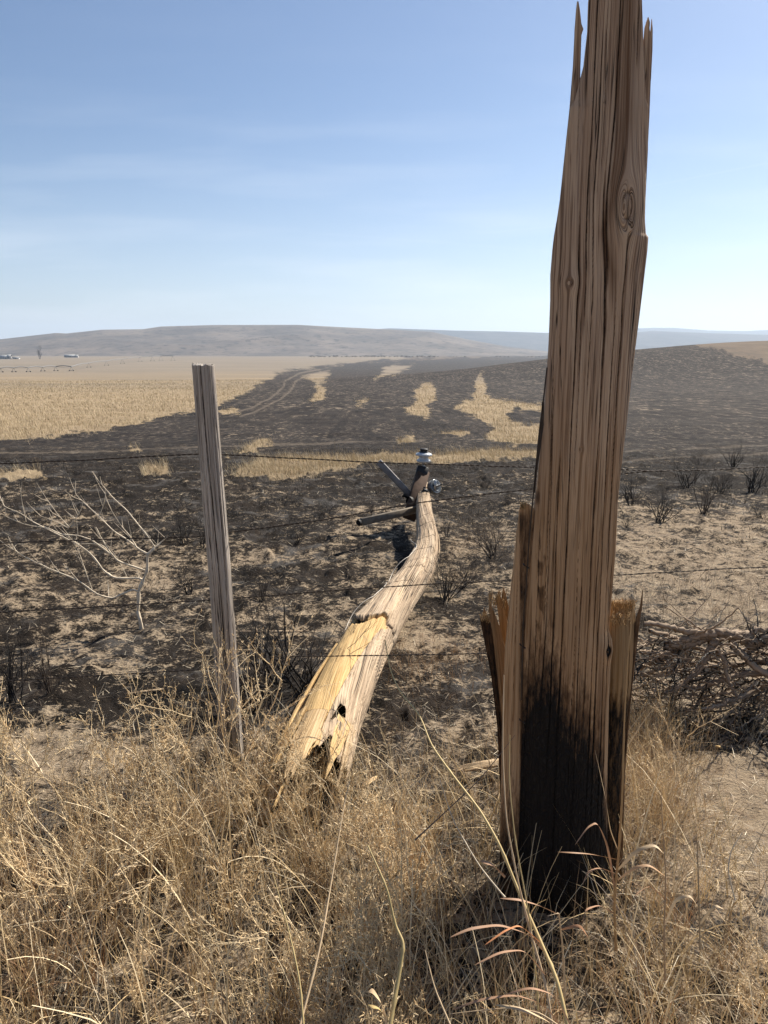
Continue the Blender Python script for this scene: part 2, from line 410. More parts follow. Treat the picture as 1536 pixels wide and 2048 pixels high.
# how much of the surface is charred; nearest values paint shade between grass stems
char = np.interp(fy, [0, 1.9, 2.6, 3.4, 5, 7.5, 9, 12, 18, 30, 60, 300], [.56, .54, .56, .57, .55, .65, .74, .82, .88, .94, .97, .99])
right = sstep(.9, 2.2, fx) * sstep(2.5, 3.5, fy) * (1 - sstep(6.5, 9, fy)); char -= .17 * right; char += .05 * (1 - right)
def spot(x, y, sx_, sy_): return np.exp(-((fx - x) / sx_) ** 2 - ((fy - y) / sy_) ** 2)
for (px_, py_, a_, b_, w_) in [(1430, 1600, .45, .35, -.5), (100, 1500, .5, .2, -.3), (820, 1270, .4, .3, -.22), (60, 1200, .5, .35, -.15), (520, 1400, .6, .35, .22), (350, 1400, .5, .25, .2), (330, 1060, 1.5, .6, .12), (1380, 1350, .6, .3, .12), (600, 1150, .6, .5, .06), (950, 1240, .3, .4, .12)]:
    g = gat(px_, py_); char += w_ * spot(g.x, g.y, a_, b_)
ground_attrs = {'grass': ub, 'track': tk, 'charred': char}  # 'charred' also carries the shade painted under the foreground grass
m, t = mat_new('burned_prairie_ground')
pos = t.n('ShaderNodeNewGeometry').outputs['Position']
n0 = t.noise(pos, .8, 4, .6, .5); n1 = t.noise(pos, 2.6, 5, .62, .6); n2 = t.noise(pos, 11, 6, .68, .4); n3 = t.noise(t.scale(pos, 1, 1.6), 48, 5, .7)
nf = t.noise(t.scale(pos, .35, 1.), 1.3, 6, .72)
nff = t.noise(t.scale(pos, .05, .16), 1., 6, .75)
sandc = t.mix(t.rng(n2, .3, .7), C(.385, .30, .205), C(.265, .195, .13))
sandc = t.mix(t.rng(n3, .5, .75, 0, .6), sandc, C(.11, .08, .055))
ash = t.mix(t.rng(n1, .3, .7), C(.007, .006, .005), C(.032, .024, .018))
ch = t.attr('charred').outputs['Fac']  # burned soil, plus painted shade among the near stems
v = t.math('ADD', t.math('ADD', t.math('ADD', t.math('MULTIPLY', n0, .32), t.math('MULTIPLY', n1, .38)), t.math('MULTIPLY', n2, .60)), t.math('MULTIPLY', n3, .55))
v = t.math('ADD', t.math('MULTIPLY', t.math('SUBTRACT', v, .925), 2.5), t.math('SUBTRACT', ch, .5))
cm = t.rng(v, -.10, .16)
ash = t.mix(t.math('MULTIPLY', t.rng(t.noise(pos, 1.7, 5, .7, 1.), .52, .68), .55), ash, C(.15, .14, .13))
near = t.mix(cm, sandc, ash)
# far burned field: dark soil with stubble rows and pale flecks
sy = t.n('ShaderNodeSeparateXYZ', {0: pos}).outputs[1]
f1 = t.noise(t.scale(pos, 5.5, 2.6), 1, 6, .72); f2 = t.noise(t.scale(pos, 1.5, .45), 1, 6, .75); f3 = t.noise(t.scale(pos, .30, .06), 1, 5, .75)
fl = t.n('ShaderNodeMix', {0: t.rng(sy, 20, 60), 2: f1, 3: f2}).outputs[0]
rowsn = t.noise(t.n('ShaderNodeMapping', {0: pos, 2: (0, 0, .5), 3: (2.6, .05, 1)}).outputs[0], 1, 3, .6)
far = t.mix(t.rng(fl, .38, .62), C(.010, .0085, .008), C(.058, .046, .038))
far = t.mix(t.rng(rowsn, .42, .6, 0, .6), far, C(.010, .009, .009))
far = t.mix(t.rng(f3, .38, .62, 0, .45), far, C(.05, .042, .036))
far = t.mix(t.math('MULTIPLY', t.rng(fl, .54, .61), t.rng(f3, .40, .58, .15, 1.)), far, C(.21, .165, .12))
c = t.mix(t.rng(sy, 9, 28), near, far)
c = t.mix(t.math('MULTIPLY', t.attr('track').outputs['Fac'], t.rng(nf, .2, .55, .35, 1.)), c, C(.27, .215, .16))
straw = t.mix(t.rng(nf, .3, .7), C(.41, .315, .195), C(.27, .20, .125))
straw = t.mix(t.rng(f2, .38, .62, 0, .75), straw, C(.20, .145, .08))
straw = t.mix(t.rng(t.noise(t.scale(pos, .02, .09), 1, 5, .7), .35, .65, 0, .6), straw, C(.28, .21, .135))
straw = t.mix(t.rng(sy, 120, 900, 0, .85), straw, C(.215, .175, .13))
straw = t.mix(t.math('MULTIPLY', t.rng(t.noise(t.scale(pos, .006, .035), 1, 5, .7), .38, .62, 0, .75), t.rng(sy, 60, 200)), straw, C(.17, .14, .105))
sxx = t.n('ShaderNodeSeparateXYZ', {0: pos}).outputs[0]
straw = t.mix(t.math('MULTIPLY', t.rng(sxx, 30, 70), t.rng(sy, 80, 140)), straw, t.mix(t.rng(f3, .35, .65), C(.155, .115, .08), C(.11, .085, .065)))
gm = t.rng(t.math('ADD', t.attr('grass').outputs['Fac'], t.math('MULTIPLY', t.math('SUBTRACT', f2, .5), 26.)), -2.2, 2.2)
c = t.mix(gm, c, straw)
hb = t.math('ADD', t.math('MULTIPLY', n3, .8), n2)
bmp = t.n('ShaderNodeBump', {'Strength': 1., 'Distance': .03, 'Height': hb}).outputs[0]
p = t.n('ShaderNodeBsdfPrincipled', {'Base Color': c, 'Roughness': .95, 'Normal': bmp, 'Specular IOR Level': .1}); t.out(p.outputs[0])
M_GROUND = m
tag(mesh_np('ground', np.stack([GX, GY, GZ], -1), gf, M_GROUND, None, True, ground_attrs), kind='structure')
print('ground', nr * na)

# ------------------------------------------------------------------ hills
def hill_mat(name, c1, c2, c3):
    m, t = mat_new(name)
    pos = t.n('ShaderNodeNewGeometry').outputs['Position']
    n = t.noise(pos, .004, 6, .65); n2 = t.noise(pos, .03, 4, .7)
    c = t.mix(t.rng(n, .35, .65), c1, c2); c = t.mix(t.rng(n2, .5, .68), c, c3)
    t.out(t.n('ShaderNodeBsdfPrincipled', {'Base Color': c, 'Roughness': .95, 'Specular IOR Level': .1}).outputs[0]); return m
def hill_band(name, prof, r0, r1, mat, gul, seed, zb=-19):
    az = np.radians(np.arange(-50, 50, .1)); R = np.linspace(0, 1, 110)
    A2, T2 = np.meshgrid(az, R)
    pxs = 768 + np.tan(A2) * F
    top = np.interp(pxs, [p[0] for p in prof], [p[1] for p in prof])       # silhouette in photo rows
    rc = r0 + (r1 - r0) * .62
    hh = (700 - top) / F * rc + H - zb
    rad_ = r0 + (r1 - r0) * T2
    sh = np.where(T2 < .62, sstep(0, .62, T2) ** .8, 1 - .8 * sstep(.62, 1, T2))
    x = rad_ * np.tan(A2); y = rad_ * np.ones_like(A2)
    g = fbm(x * gul, y * gul, 5, seed); rid = 1 - np.abs(2 * g - 1)
    z = zb + hh * np.clip(sh * (1 - .32 * (1 - sh) * (1 - rid) * 3) , 0, 1.1) + (fbm(x * gul * 6, y * gul * 6, 3, seed + 9) - .5) * 8 * sh * (1 - sh) * 2
    z -= 3 * (1 - sh)
    n_, m_ = x.shape
    i = np.arange(n_ - 1)[:, None] * m_; j = np.arange(m_ - 1)[None]
    f = np.stack([i + j, i + m_ + j, i + m_ + j + 1, i + j + 1], -1).reshape(-1, 4)[:, ::-1]
    return tag(mesh_np(name, np.stack([x, y, z], -1), f, mat, None, True), kind='structure')
M_HILL = hill_mat('dry_grass_hills', C(.175, .145, .12), C(.10, .088, .078), C(.042, .04, .04))
M_HILLB = hill_mat('far_burned_hills', C(.05, .05, .055), C(.085, .08, .08), C(.035, .035, .04))
hill_band('hills', [(-900, 690), (-100, 690), (0, 682), (130, 668), (150, 669), (220, 662), (300, 661), (335, 656), (440, 653), (600, 653), (680, 657), (768, 661), (860, 666), (930, 680), (1010, 694), (1100, 704), (2500, 706)], 2300, 4600, M_HILL, .0016, 51)
hill_band('hills', [(-900, 700), (300, 700), (600, 670), (780, 659), (900, 663), (1000, 665), (1100, 668), (1200, 672), (1290, 664), (1400, 668), (1536, 672), (1700, 676), (2500, 690)], 5200, 7600, M_HILLB, .0008, 71)
hill_band('hills', [(-900, 705), (700, 705), (1000, 672), (1100, 668), (1200, 661), (1290, 658), (1330, 658), (1400, 663), (1470, 664), (1536, 661), (1650, 660), (2500, 680)], 8600, 11500, M_HILLB, .0006, 91)

# ------------------------------------------------------------------ haze
bpy.ops.mesh.primitive_cube_add(size=1)
hb_ = bpy.context.object; hb_.name = 'haze'; hb_.data.name = 'haze'
hb_.scale = (27500, 27500, 460); hb_.location = (0, 0, 460 / 2 - 26)
m, t = mat_new('thin_haze')
pv = t.n('ShaderNodeVolumePrincipled', {'Color': C(.68, .82, 1.), 'Density': .00009, 'Anisotropy': .3})
t.n('ShaderNodeOutputMaterial', {1: pv.outputs[0]})
hb_.data.materials.append(m); tag(hb_, 'thin bluish haze hanging over the plain and hills', 'haze', kind='stuff')

# ------------------------------------------------------------------ split timber
def slab(name, rows, Y, R, thick, cols, nrows, mat, parent, seed=0, knots=(), cracks=(), ncr=10, fresh=None, charf=None, brown=None, lean=0., crdep=.0045, back_rough=.012):
    rows = sorted(rows); ry = np.array([q[0] for q in rows], float); rl = np.array([q[1] for q in rows], float); rx = np.array([q[2] for q in rows], float)
    py = np.linspace(ry[0], ry[-1], nrows); xl = np.interp(py, ry, rl); xr = np.interp(py, ry, rx)
    # ray slopes for each row
    v = (1024 - py) / F; ryy = math.cos(PITCH) + v * math.sin(PITCH); rz = -math.sin(PITCH) + v * math.cos(PITCH)
    Yr = Y + lean * (py - ry[-1]) / (ry[0] - ry[-1])
    tt = Yr / ryy; Z = H + rz * tt; XL = (xl - 768) / F * tt; XR = (xr - 768) / F * tt
    f = np.linspace(0, 1, cols)
    w = (XR - XL) / 2; xc = (XL + XR) / 2
    kk = np.hanning(2 * (nrows // 9) + 1); kk /= kk.sum(); ws = np.convolve(np.pad(w, nrows // 9, mode='edge'), kk, 'valid')
    pm = np.arcsin(np.clip(ws / R, .02, .97))
    ph = (f[None] * 2 - 1) * pm[:, None]
    X = xc[:, None] + w[:, None] * np.sin(ph) / np.sin(pm)[:, None]
    Yf = Yr[:, None] - R * (np.cos(ph) - np.cos(pm)[:, None])
    ZZ = np.broadcast_to(Z[:, None], X.shape).copy()
    u = X - np.interp(Z, [Z.min(), Z.max()], [xc[-1], xc[0]])[:, None]   # distance from the pole's axis
    u = u / (np.interp(Z, [Z.min(), Z.max()], [1, .72]))[:, None]
    up = u + .006 * (fbm(u * 6 + seed, ZZ * 1.3, 3, seed) - .5); kn = np.zeros_like(u)
    bul = np.zeros_like(u)
    for (kx, ky, ka, el, amt) in knots:
        q = onY(kx, ky, Y); ku = q.x - float(np.interp(q.z, [Z.min(), Z.max()], [xc[-1], xc[0]])); ku /= float(np.interp(q.z, [Z.min(), Z.max()], [1, .72]))
        du = u - ku; dv = (ZZ - q.z) / el; r2 = du ** 2 + dv ** 2
        up = up - amt * du * ka * ka / (r2 + ka * ka * .35) * np.exp(-r2 / (ka * 14) ** 2)
        kn = np.maximum(kn, np.exp(-np.abs(np.sqrt(r2) - ka * .62) / (ka * .13)))
        bul += .9 * ka * np.exp(-r2 / (2.2 * ka) ** 2) * .5
    rs = np.random.default_rng(seed)
    dep = np.zeros_like(u); cl = list(cracks)
    for q in range(ncr):
        cl.append((rs.uniform(-.15, .15), rs.uniform(Z.min(), Z.max()), rs.uniform(.12, .6), rs.uniform(.0005, .0013)))
    for (cu, cz, clen, cw) in cl:
        wob = .010 * (vn(ZZ * 2.1 + cu * 40, ZZ * 0 + cu * 13, seed + 3) - .5) + .003 * (vn(ZZ * 14, ZZ * 0 + cu * 91, seed + 5) - .5)
        env = 1 - sstep(.75, 1, np.abs(ZZ - cz) / clen)
        cw2 = cw * (.25 + 1.1 * vn(ZZ * 5, ZZ * 0 + cu * 77, seed))
        dep = np.maximum(dep, env * (1 - sstep(.55, 1.25, np.abs(up - cu - wob) / (cw2 + 1e-6))))
    gro = (fbm(up * 130, ZZ * 1.6, 3, seed + 20) - .5)
    Yd = Yf + dep * crdep + gro * .0022 - bul + kn * .004
    edge = np.minimum(f, 1 - f) * 2; ef = sstep(0, .06, edge)[None]
    Yd = Yf + (Yd - Yf) * ef
    th = thick * np.sqrt(np.clip(1 - (2 * f - 1) ** 2, 0, 1))[None] * np.interp(py, [ry[0], ry[0] + 60], [.25, 1])[:, None]
    Yb = np.broadcast_to(Yr[:, None], X.shape) + th * (.7 + .6 * fbm(up * 60 + 5, ZZ * 3, 3, seed + 30)) 
    V = np.concatenate([np.stack([X, Yd, ZZ], -1), np.stack([X, Yb, ZZ], -1)[:, ::-1]], 1)  # loop around
    UP = np.concatenate([up, up[:, ::-1] + .37], 1); n2_ = 2 * cols
    UV = np.stack([UP, np.broadcast_to(Z[:, None], UP.shape)], -1).reshape(-1, 2)
    i = np.arange(nrows - 1)[:, None] * n2_; j = np.arange(n2_)[None]; k = (j + 1) % n2_
    fc = np.stack([i + j, i + n2_ + j, i + n2_ + k, i + k], -1).reshape(-1, 4)
    # caps
    tops = []
    for row in (0, nrows - 1):
        b = row * n2_
        for q in range(cols - 1):
            quad = [b + q, b + q + 1, b + n2_ - 2 - q, b + n2_ - 1 - q]
            tops.append(quad if row == 0 else quad[::-1])
    PX = np.concatenate([np.broadcast_to(xl[:, None] + (xr - xl)[:, None] * f[None], u.shape)] * 2, 1); PX[:, cols:] = PX[:, cols:][:, ::-1]
    PY = np.broadcast_to(py[:, None], PX.shape); bk = np.zeros_like(PX); bk[:, cols:] = 1
    D2 = np.concatenate([dep + kn * .8, np.zeros_like(dep)], 1)
    at = {}
    at['fresh'] = (fresh(PX, PY, bk) if fresh else bk * .7).ravel()
    at['char'] = np.clip((charf(PX, PY, bk) if charf else np.zeros_like(PX)) + D2 * .72, 0, 1.4).ravel()
    at['brown'] = (brown(PX, PY, bk) if brown else np.zeros_like(PX)).ravel()
    return mesh_np(name, V, np.vstack([fc, np.array(tops)]), mat, parent, True, at, UV)

# --- broken pole still standing
PY0 = 1.87
root = empty('broken_utility_pole', (0.5, PY0, 0), 'tall splintered stump of a snapped wooden utility pole, blackened at its foot, standing at right', 'utility pole')
def main_char(PX, PY, bk):
    edge = 1385 + 60 * (vn(PX * .045, PX * 0, 3) - .5) + np.interp(PX, [1000, 1035, 1050, 1075, 1100, 1120, 1160, 1190, 1205, 1220], [260, 190, 15, -45, -35, 30, 85, 110, 260, 320])
    c = 1.25 * sstep(-190, 150, PY - edge)
    c = np.maximum(c, .62 * np.exp(-((PX - (1082 - (PY - 1100) * .02)) / 9) ** 2) * sstep(1020, 1060, PY) * sstep(.30, .6, vn(PX * .1, PY * .045, 9)))
    c = np.maximum(c, .75 * np.exp(-((PX - 1078) / 10) ** 2) * sstep(1230, 1330, PY))
    c = np.maximum(c, .8 * np.exp(-((PX - 1213) / 9) ** 2 - ((PY - 1297) / 12) ** 2))
    c = np.maximum(c, .7 * np.exp(-((PX - 1074) / 7) ** 2 - ((PY - 995) / 16) ** 2))
    c = c * (1 - .6 * bk)
    return c
def main_brown(PX, PY, bk):
    cx = np.interp(PY, [0, 250, 400, 470, 550, 640], [1250, 1243, 1215, 1197, 1212, 1215]); w = np.interp(PY, [0, 250, 400, 470, 550, 640], [22, 20, 10, 9, 9, 3])
    b = np.exp(-((PX - cx) / w) ** 2) * (1 - sstep(540, 680, PY)) * .8
    warm = sstep(900, 1200, PY) * .35 * sstep(.4, .7, vn(PX * .08, PY * .01, 77))
    return np.maximum(b, warm) * (1 - bk)
def main_fresh(PX, PY, bk):
    a = .55 * sstep(650, 1150, PY) * (1 - bk) + .35 * bk
    a = np.maximum(a, .55 * (1 - sstep(1062, 1100, PX)) * sstep(820, 1000, PY) * (1 - bk))
    return a
rel(slab('split_shaft', [(-250, 1228, 1236), (-180, 1205, 1252), (-90, 1188, 1276), (0, 1178, 1284), (60, 1176, 1286), (130, 1168, 1288), (200, 1150, 1292), (215, 1140, 1297), (300, 1131, 1296), (400, 1120, 1291), (440, 1114, 1290), (468, 1109, 1292), (474, 1108, 1297), (500, 1105, 1295), (550, 1101, 1289), (600, 1101, 1283), (680, 1098, 1273), (750, 1094, 1264), (850, 1086, 1253), (950, 1076, 1241), (1000, 1070, 1236), (1100, 1058, 1232), (1200, 1048, 1223), (1260, 1045, 1218), (1280, 1044, 1224), (1300, 1043, 1226), (1330, 1042, 1221), (1400, 1041, 1218), (1600, 1035, 1214), (1700, 1030, 1216), (1900, 1022, 1222)],
     PY0, .158, .06, 210, 760, M_POLE, None, 11,
     knots=[(1244, 418, .024, 2.0, 1.9), (1252, 456, .007, 1.2, .6), (1134, 568, .010, 1.1, 1.2), (1153, 895, .007, 1.2, .7), (1213, 1297, .012, 1.3, .6), (1203, 210, .004, 1.2, .4)],
     cracks=[(-.058, .9, 1.15, .0026), (.018, 1.35, .75, .0028), (-.018, 1.9, .45, .002), (.05, 1.0, .8, .0022), (.036, .7, .5, .0018), (-.005, .5, .6, .0018), (.075, 1.1, .9, .0016), (-.085, .9, .5, .0016), (-.035, 2.1, .5, .0022), (.028, 2.2, .5, .003), (.09, .6, .5, .0016)],
     ncr=30, charf=main_char, brown=main_brown, fresh=main_fresh), root)
lf = lambda PX, PY, bk: .55 + .3 * bk
rel(slab('side_splinter', [(1008, 1046, 1056), (1014, 1040, 1066), (1022, 1038, 1070), (1050, 1036, 1068), (1130, 1029, 1062), (1200, 1021, 1056), (1300, 1011, 1050), (1400, 1006, 1046), (1500, 1004, 1043), (1700, 1000, 1040), (1900, 998, 1036)],
     PY0 - .006, .05, .05, 60, 320, M_POLE, None, 21, ncr=14, fresh=lf, brown=lambda PX, PY, bk: .4 * np.exp(-((PX - 1044) / 5) ** 2), charf=lambda PX, PY, bk: .85 * sstep(1480, 1750, PY) + .6 * sstep(.78, .9, (PX - 1000) / 46) * sstep(1000, 1040, PY) * (PX > 1036)), root)
rel(slab('top_splinter', [(3, 1154, 1157), (20, 1152, 1160), (48, 1150, 1163), (58, 1149, 1167), (70, 1149, 1163), (130, 1146, 1161), (190, 1141, 1160), (215, 1139, 1162), (330, 1128, 1160)],
     PY0 + .012, .04, .012, 26, 160, M_POLE, None, 31, ncr=6, fresh=lambda a, b, c: c * .3), root)
rel(slab('top_splinter', [(34, 1296, 1297), (45, 1292, 1300), (56, 1289, 1299), (80, 1287, 1304), (100, 1285, 1303), (150, 1284, 1302), (230, 1282, 1299), (330, 1274, 1294)],
     PY0 + .014, .04, .012, 26, 140, M_POLE, None, 32, ncr=6, fresh=lambda a, b, c: c * .3), root)
rel(slab('top_splinter', [(38, 1303, 1304), (60, 1301, 1305.5), (100, 1299, 1305), (160, 1294, 1302)], PY0 + .02, .02, .006, 12, 60, M_POLE, None, 33, ncr=2, fresh=lambda a, b, c: c * .3), root)
rel(slab('edge_splinter', [(245, 1293, 1294), (262, 1291, 1296), (300, 1288, 1295), (430, 1282, 1290)], PY0 + .02, .03, .01, 12, 60, M_POLE, None, 34, ncr=2), root)
# splayed pieces behind
def jag_rows(top, n, rows, seed, amp):
    return rows
for k_, (rws, yo, rd, tk_, fr, ch_) in enumerate([
    ([(1235, 960, 964), (1245, 961, 981), (1290, 970, 990), (1350, 982, 1003), (1450, 994, 1018), (1600, 1001, 1040), (1880, 1003, 1060)], .10, .06, .02, .0, .75),
    ([(1206, 979, 981), (1222, 977, 988), (1260, 984, 1002), (1330, 992, 1018), (1450, 1004, 1030), (1600, 1010, 1040), (1880, 1015, 1060)], .085, .05, .02, .5, .1),
    ([(1183, 996, 998), (1200, 992, 1004), (1240, 998, 1014), (1330, 1006, 1026), (1600, 1015, 1040), (1880, 1015, 1060)], .12, .04, .02, .85, .0),
    ([(1176, 1006, 1008), (1195, 1003, 1013), (1240, 1006, 1024), (1400, 1012, 1040), (1880, 1015, 1060)], .14, .04, .02, .9, .0),
    ([(1215, 968, 969), (1228, 966, 973), (1260, 970, 984), (1400, 990, 1020)], .13, .03, .01, .8, .0)]):
    rel(slab('splinter', rws, PY0 + yo, rd, tk_, 30, 200, M_STUB, None, 40 + k_, ncr=8, fresh=lambda PX, PY, bk, fr=fr: fr + 0 * PX, charf=lambda PX, PY, bk, c_=ch_: np.maximum(c_ * .9 + 0 * PX, sstep(1500, 1750, PY) * .9)), root)
def stubchar(PX, PY, bk): return np.maximum(.85 * sstep(1340, 1440, PY + 30 * (vn(PX * .2, PX * 0, 5) - .5)), .5 * np.exp(-((PY - 1222) / 5) ** 2) * sstep(1228, 1240, PX))
rel(slab('snapped_core', [(1204, 1226, 1262), (1212, 1218, 1268), (1230, 1212, 1271), (1300, 1206, 1268), (1380, 1200, 1262), (1500, 1198, 1250), (1700, 1195, 1238), (1880, 1190, 1236)],
     PY0 + .06, .045, .06, 70, 300, M_STUB, None, 50, ncr=10, fresh=lambda PX, PY, bk: .85 + 0 * PX, charf=stubchar), root)
rel(slab('splinter', [(1180, 1285, 1286), (1210, 1281, 1285), (1240, 1272, 1280), (1300, 1264, 1273), (1400, 1252, 1262), (1550, 1240, 1250), (1850, 1232, 1242)], PY0 + .05, .03, .012, 20, 200, M_STUB, None, 51, ncr=5, fresh=lambda PX, PY, bk: .2 + 0 * PX, charf=lambda PX, PY, bk: .45 + 0 * PX), root)
# frayed fibres at the snapped tops
rs = np.random.default_rng(5)
for (x0, x1, y0, y1, hp, yy_, n_) in [(1216, 1268, 1206, 1216, 14, PY0 + .05, 190), (962, 980, 1232, 1240, 12, PY0 + .10, 50), (978, 1012, 1186, 1216, 16, PY0 + .11, 70), (1042, 1052, 1008, 1014, 8, PY0 - .02, 40), (1222, 1262, 1226, 1246, 8, PY0 + .015, 90)]:
    fb = MB()
    for q in range(n_):
        px_ = rs.uniform(x0, x1); py_ = rs.uniform(y0, y1); d = yy_ + rs.uniform(-.03, .04); h_ = rs.uniform(.3, 1) * hp
        a = onY(px_, py_ + 6, d); b = onY(px_ + rs.uniform(-4, 4), py_ - h_ * .4, d + rs.uniform(-.01, .01)); c_ = onY(px_ + rs.uniform(-9, 9), py_ - h_, d + rs.uniform(-.015, .015))
        fb.tube([a, b, c_], [.0011, .0008, .0003], 3, np.array((.50, .33, .16)) * rs.uniform(.4, 1.2), cap=False)
    rel(fb.build('frayed_fibres', M_STRAW), root)
# cut ground wire beside the shaft
gw = MB()
for pts in ([(1094, 735), (1088, 790), (1079, 860), (1072, 930), (1067, 985), (1058, 1080), (1052, 1180), (1046, 1250), (1043, 1400)], [(1085, 804), (1084, 840), (1079, 885), (1072, 935), (1068, 985)], [(1087, 804), (1086, 850), (1081, 890), (1073, 940), (1069, 985)]):
    gw.tube([onY(a, b, PY0 - .025) for a, b in pts], .0019, 6, (.6, .6, .6))
rel(gw.build('ground_wire', M_WIRE), root)
for (a, b) in [(1052, 1130), (1045, 1290), (1044, 1440)]:
    st = MB(); st.tube([onY(a - 5, b - 2, PY0 - .05), onY(a - 4, b, PY0 - .066), onY(a + 4, b + 5, PY0 - .066), onY(a + 5, b + 6, PY0 - .05)], .0022, 6)
    rel(st.build('staple', M_IRON), root)

# ------------------------------------------------------------------ fence post
gp = gat(463, 1512)
def fence_post():
    n, sd_ = 520, 110
    top = onY(409, 728, gp.y + .02); bot = onY(463, 1540, gp.y)
    T = np.linspace(0, 1, n)[:, None]; th = np.linspace(0, 2 * math.pi, sd_, endpoint=False)[None]
    Z = top.z + (bot.z - .25 - top.z) * T
    cx = top.x + (bot.x - top.x) * (Z - top.z) / (bot.z - top.z) + .004 * np.sin(Z * 3); cy = top.y + 0 * Z
    R = .0365 + .008 * T + 0 * th
    # squarish split section
    R = R * (1 + .07 * np.cos(2 * (th - .4)) + .05 * np.cos(3 * th + 1)) * (1 + .05 * (fbm(Z * 2.5, th * .6, 3, 61) - .5))
    u = th * .04 + .004 * (fbm(Z * 2, th * 2, 2, 64) - .5)
    R = R + .0035 * (fbm(u * 150, Z * 3, 3, 62) - .5)
    dep = np.zeros(R.shape); rs = np.random.default_rng(9)
    cr = [(math.radians(262), .5, .95, .0016)] + [(rs.uniform(0, 6.28), rs.uniform(0, 1), rs.uniform(.15, .5), rs.uniform(.0008, .0016)) for _ in range(30)]
    for (ct, c0, cl, cw) in cr:
        w_ = .012 * (vn(Z * 2 + ct, Z * 0 + ct * 9, 66) - .5) + (.55 * (T - .0) * .04 if cl > .9 else 0)
        dd = np.abs(((u - ct * .04 - w_ + .1257) % .2513) - .1257)
        env = (1 - sstep(.28, .42, T)) if cl > .9 else 1 - sstep(.7, 1, np.abs(T - c0) / cl)
        dep = np.maximum(dep, env * (1 - sstep(.5, 1.2, dd / cw)))
    R = R - dep * .008
    ztop = .010 * (fbm(th * 2.5, th * 0 + 3, 3, 67) - .5) * 2 * (1 - sstep(0, .02, T))
    X = cx + R * np.cos(th); Y = cy + R * np.sin(th)
    V = np.stack([X, Y, Z + ztop + 0 * th], -1).reshape(-1, 3)
    UV = np.stack([u + 0 * Z, Z + 0 * th], -1).reshape(-1, 2)
    i = np.arange(n - 1)[:, None] * sd_; j = np.arange(sd_)[None]; k = (j + 1) % sd_
    f = np.stack([i + j, i + k, i + sd_ + k, i + sd_ + j], -1).reshape(-1, 4)[:, ::-1]
    m0 = len(V); rings = 8; capv = []; capu = []
    for q in range(1, rings + 1):
        s = 1 - q / rings * .985
        xx = cx[0] + (R[0] * s) * np.cos(th[0]); yv = cy[0] + (R[0] * s) * np.sin(th[0]); zz = Z[0] + ztop[0] * (1 - q / rings) + .004 * (vn(xx * 200, yv * 200, 3) - .5)
        capv.append(np.stack([xx, yv, zz + 0 * xx], -1)); capu.append(np.stack([xx, yv * .2], -1))
    V = np.vstack([V] + capv); UV = np.vstack([UV] + capu); cf = []
    for q in range(rings):
        a = 0 if q == 0 else m0 + (q - 1) * sd_; b = m0 + q * sd_
        for j_ in range(sd_): cf.append([a + j_, a + (j_ + 1) % sd_, b + (j_ + 1) % sd_, b + j_])
    z0 = np.zeros(len(V)); chv = z0.copy(); chv[:m0] = dep.ravel() * .9
    o = mesh_np('fence_post', V, np.vstack([f, np.array(cf)]), M_POST, None, True, {'fresh': z0, 'char': chv, 'brown': z0}, UV)
    origin_to(o, (bot.x, bot.y, gp.z)); return o
post = tag(fence_post(), 'weathered grey round wooden fence post with a long crack, leaning slightly left', 'fence post')

# ------------------------------------------------------------------ barbed wire
FY = gp.y + .05
def wire(pts, label, barbs=True, depth=None, r=.0014, name='barbed_wire'):
    mb = MB(); P = [onY(a, b, (depth if depth else FY) + (q[0] if q else 0)) for (a, b, *q) in pts]
    P = np.array([tuple(p) for p in P]); L = np.concatenate([[0], np.cumsum(np.linalg.norm(np.diff(P, axis=0), axis=1))])
    n = int(L[-1] / .006); s = np.linspace(0, L[-1], n)
    Q = np.stack([np.interp(s, L, P[:, k]) for k in range(3)], -1)
    ker = np.ones(15) / 15
    for k in range(3):
        q = np.convolve(np.pad(Q[:, k], 7, mode='edge'), ker, 'valid'); Q[:, k] = q
    Q[:, 2] += .003 * (vn(s * 3, s * 0, 5) - .5) + .0015 * (vn(s * 14, s * 0, 6) - .5)
    ph = s / .045 * 2 * math.pi
    for o_ in (0, math.pi):
        c = np.stack([0 * s, np.cos(ph + o_) * r, np.sin(ph + o_) * r], -1)
        mb.tube(Q + c, r, 5)
    rs = np.random.default_rng(int(abs(P[0][2]) * 1000))
    if barbs:
        x = rs.uniform(.02, .1)
        while x < L[-1]:
            i_ = min(int(x / L[-1] * (n - 1)), n - 2); p = Q[i_]; t_ = Q[i_ + 1] - p; t_ = t_ / np.linalg.norm(t_)
            a0 = rs.uniform(0, 6.28)
            tt_ = np.linspace(0, 4 * math.pi, 14); coil = p + np.outer(tt_ / 12.56 * .008, t_) + np.stack([0 * tt_, np.cos(tt_ + a0) * .0031, np.sin(tt_ + a0) * .0031], -1)
            e0 = coil[0] + np.array([-.004 + rs.uniform(-.004, .004), math.cos(a0 + 1) * .012, math.sin(a0 + 1) * .012]); e1 = coil[-1] + np.array([.004, -math.cos(a0 + 1) * .012, -math.sin(a0 + 1) * .012])
            mb.tube(np.vstack([e0, coil, e1]), [.0005] + [.00105] * 14 + [.0005], 5)
            x += .125 + rs.uniform(-.012, .012)
    o = mb.build(name, M_WIRE); origin_to(o, P[0]); return tag(o, label, 'barbed wire')
wire([(-120, 934, -.02), (0, 928), (150, 921), (300, 912), (395, 908), (445, 909), (560, 915), (760, 925), (900, 929), (1068, 935), (1160, 937, .03), (1240, 938, .05), (1300, 942, .05), (1420, 940, .05), (1536, 934, .05), (1650, 929, .05)], 'topmost barbed wire, running right across just below the white insulator')
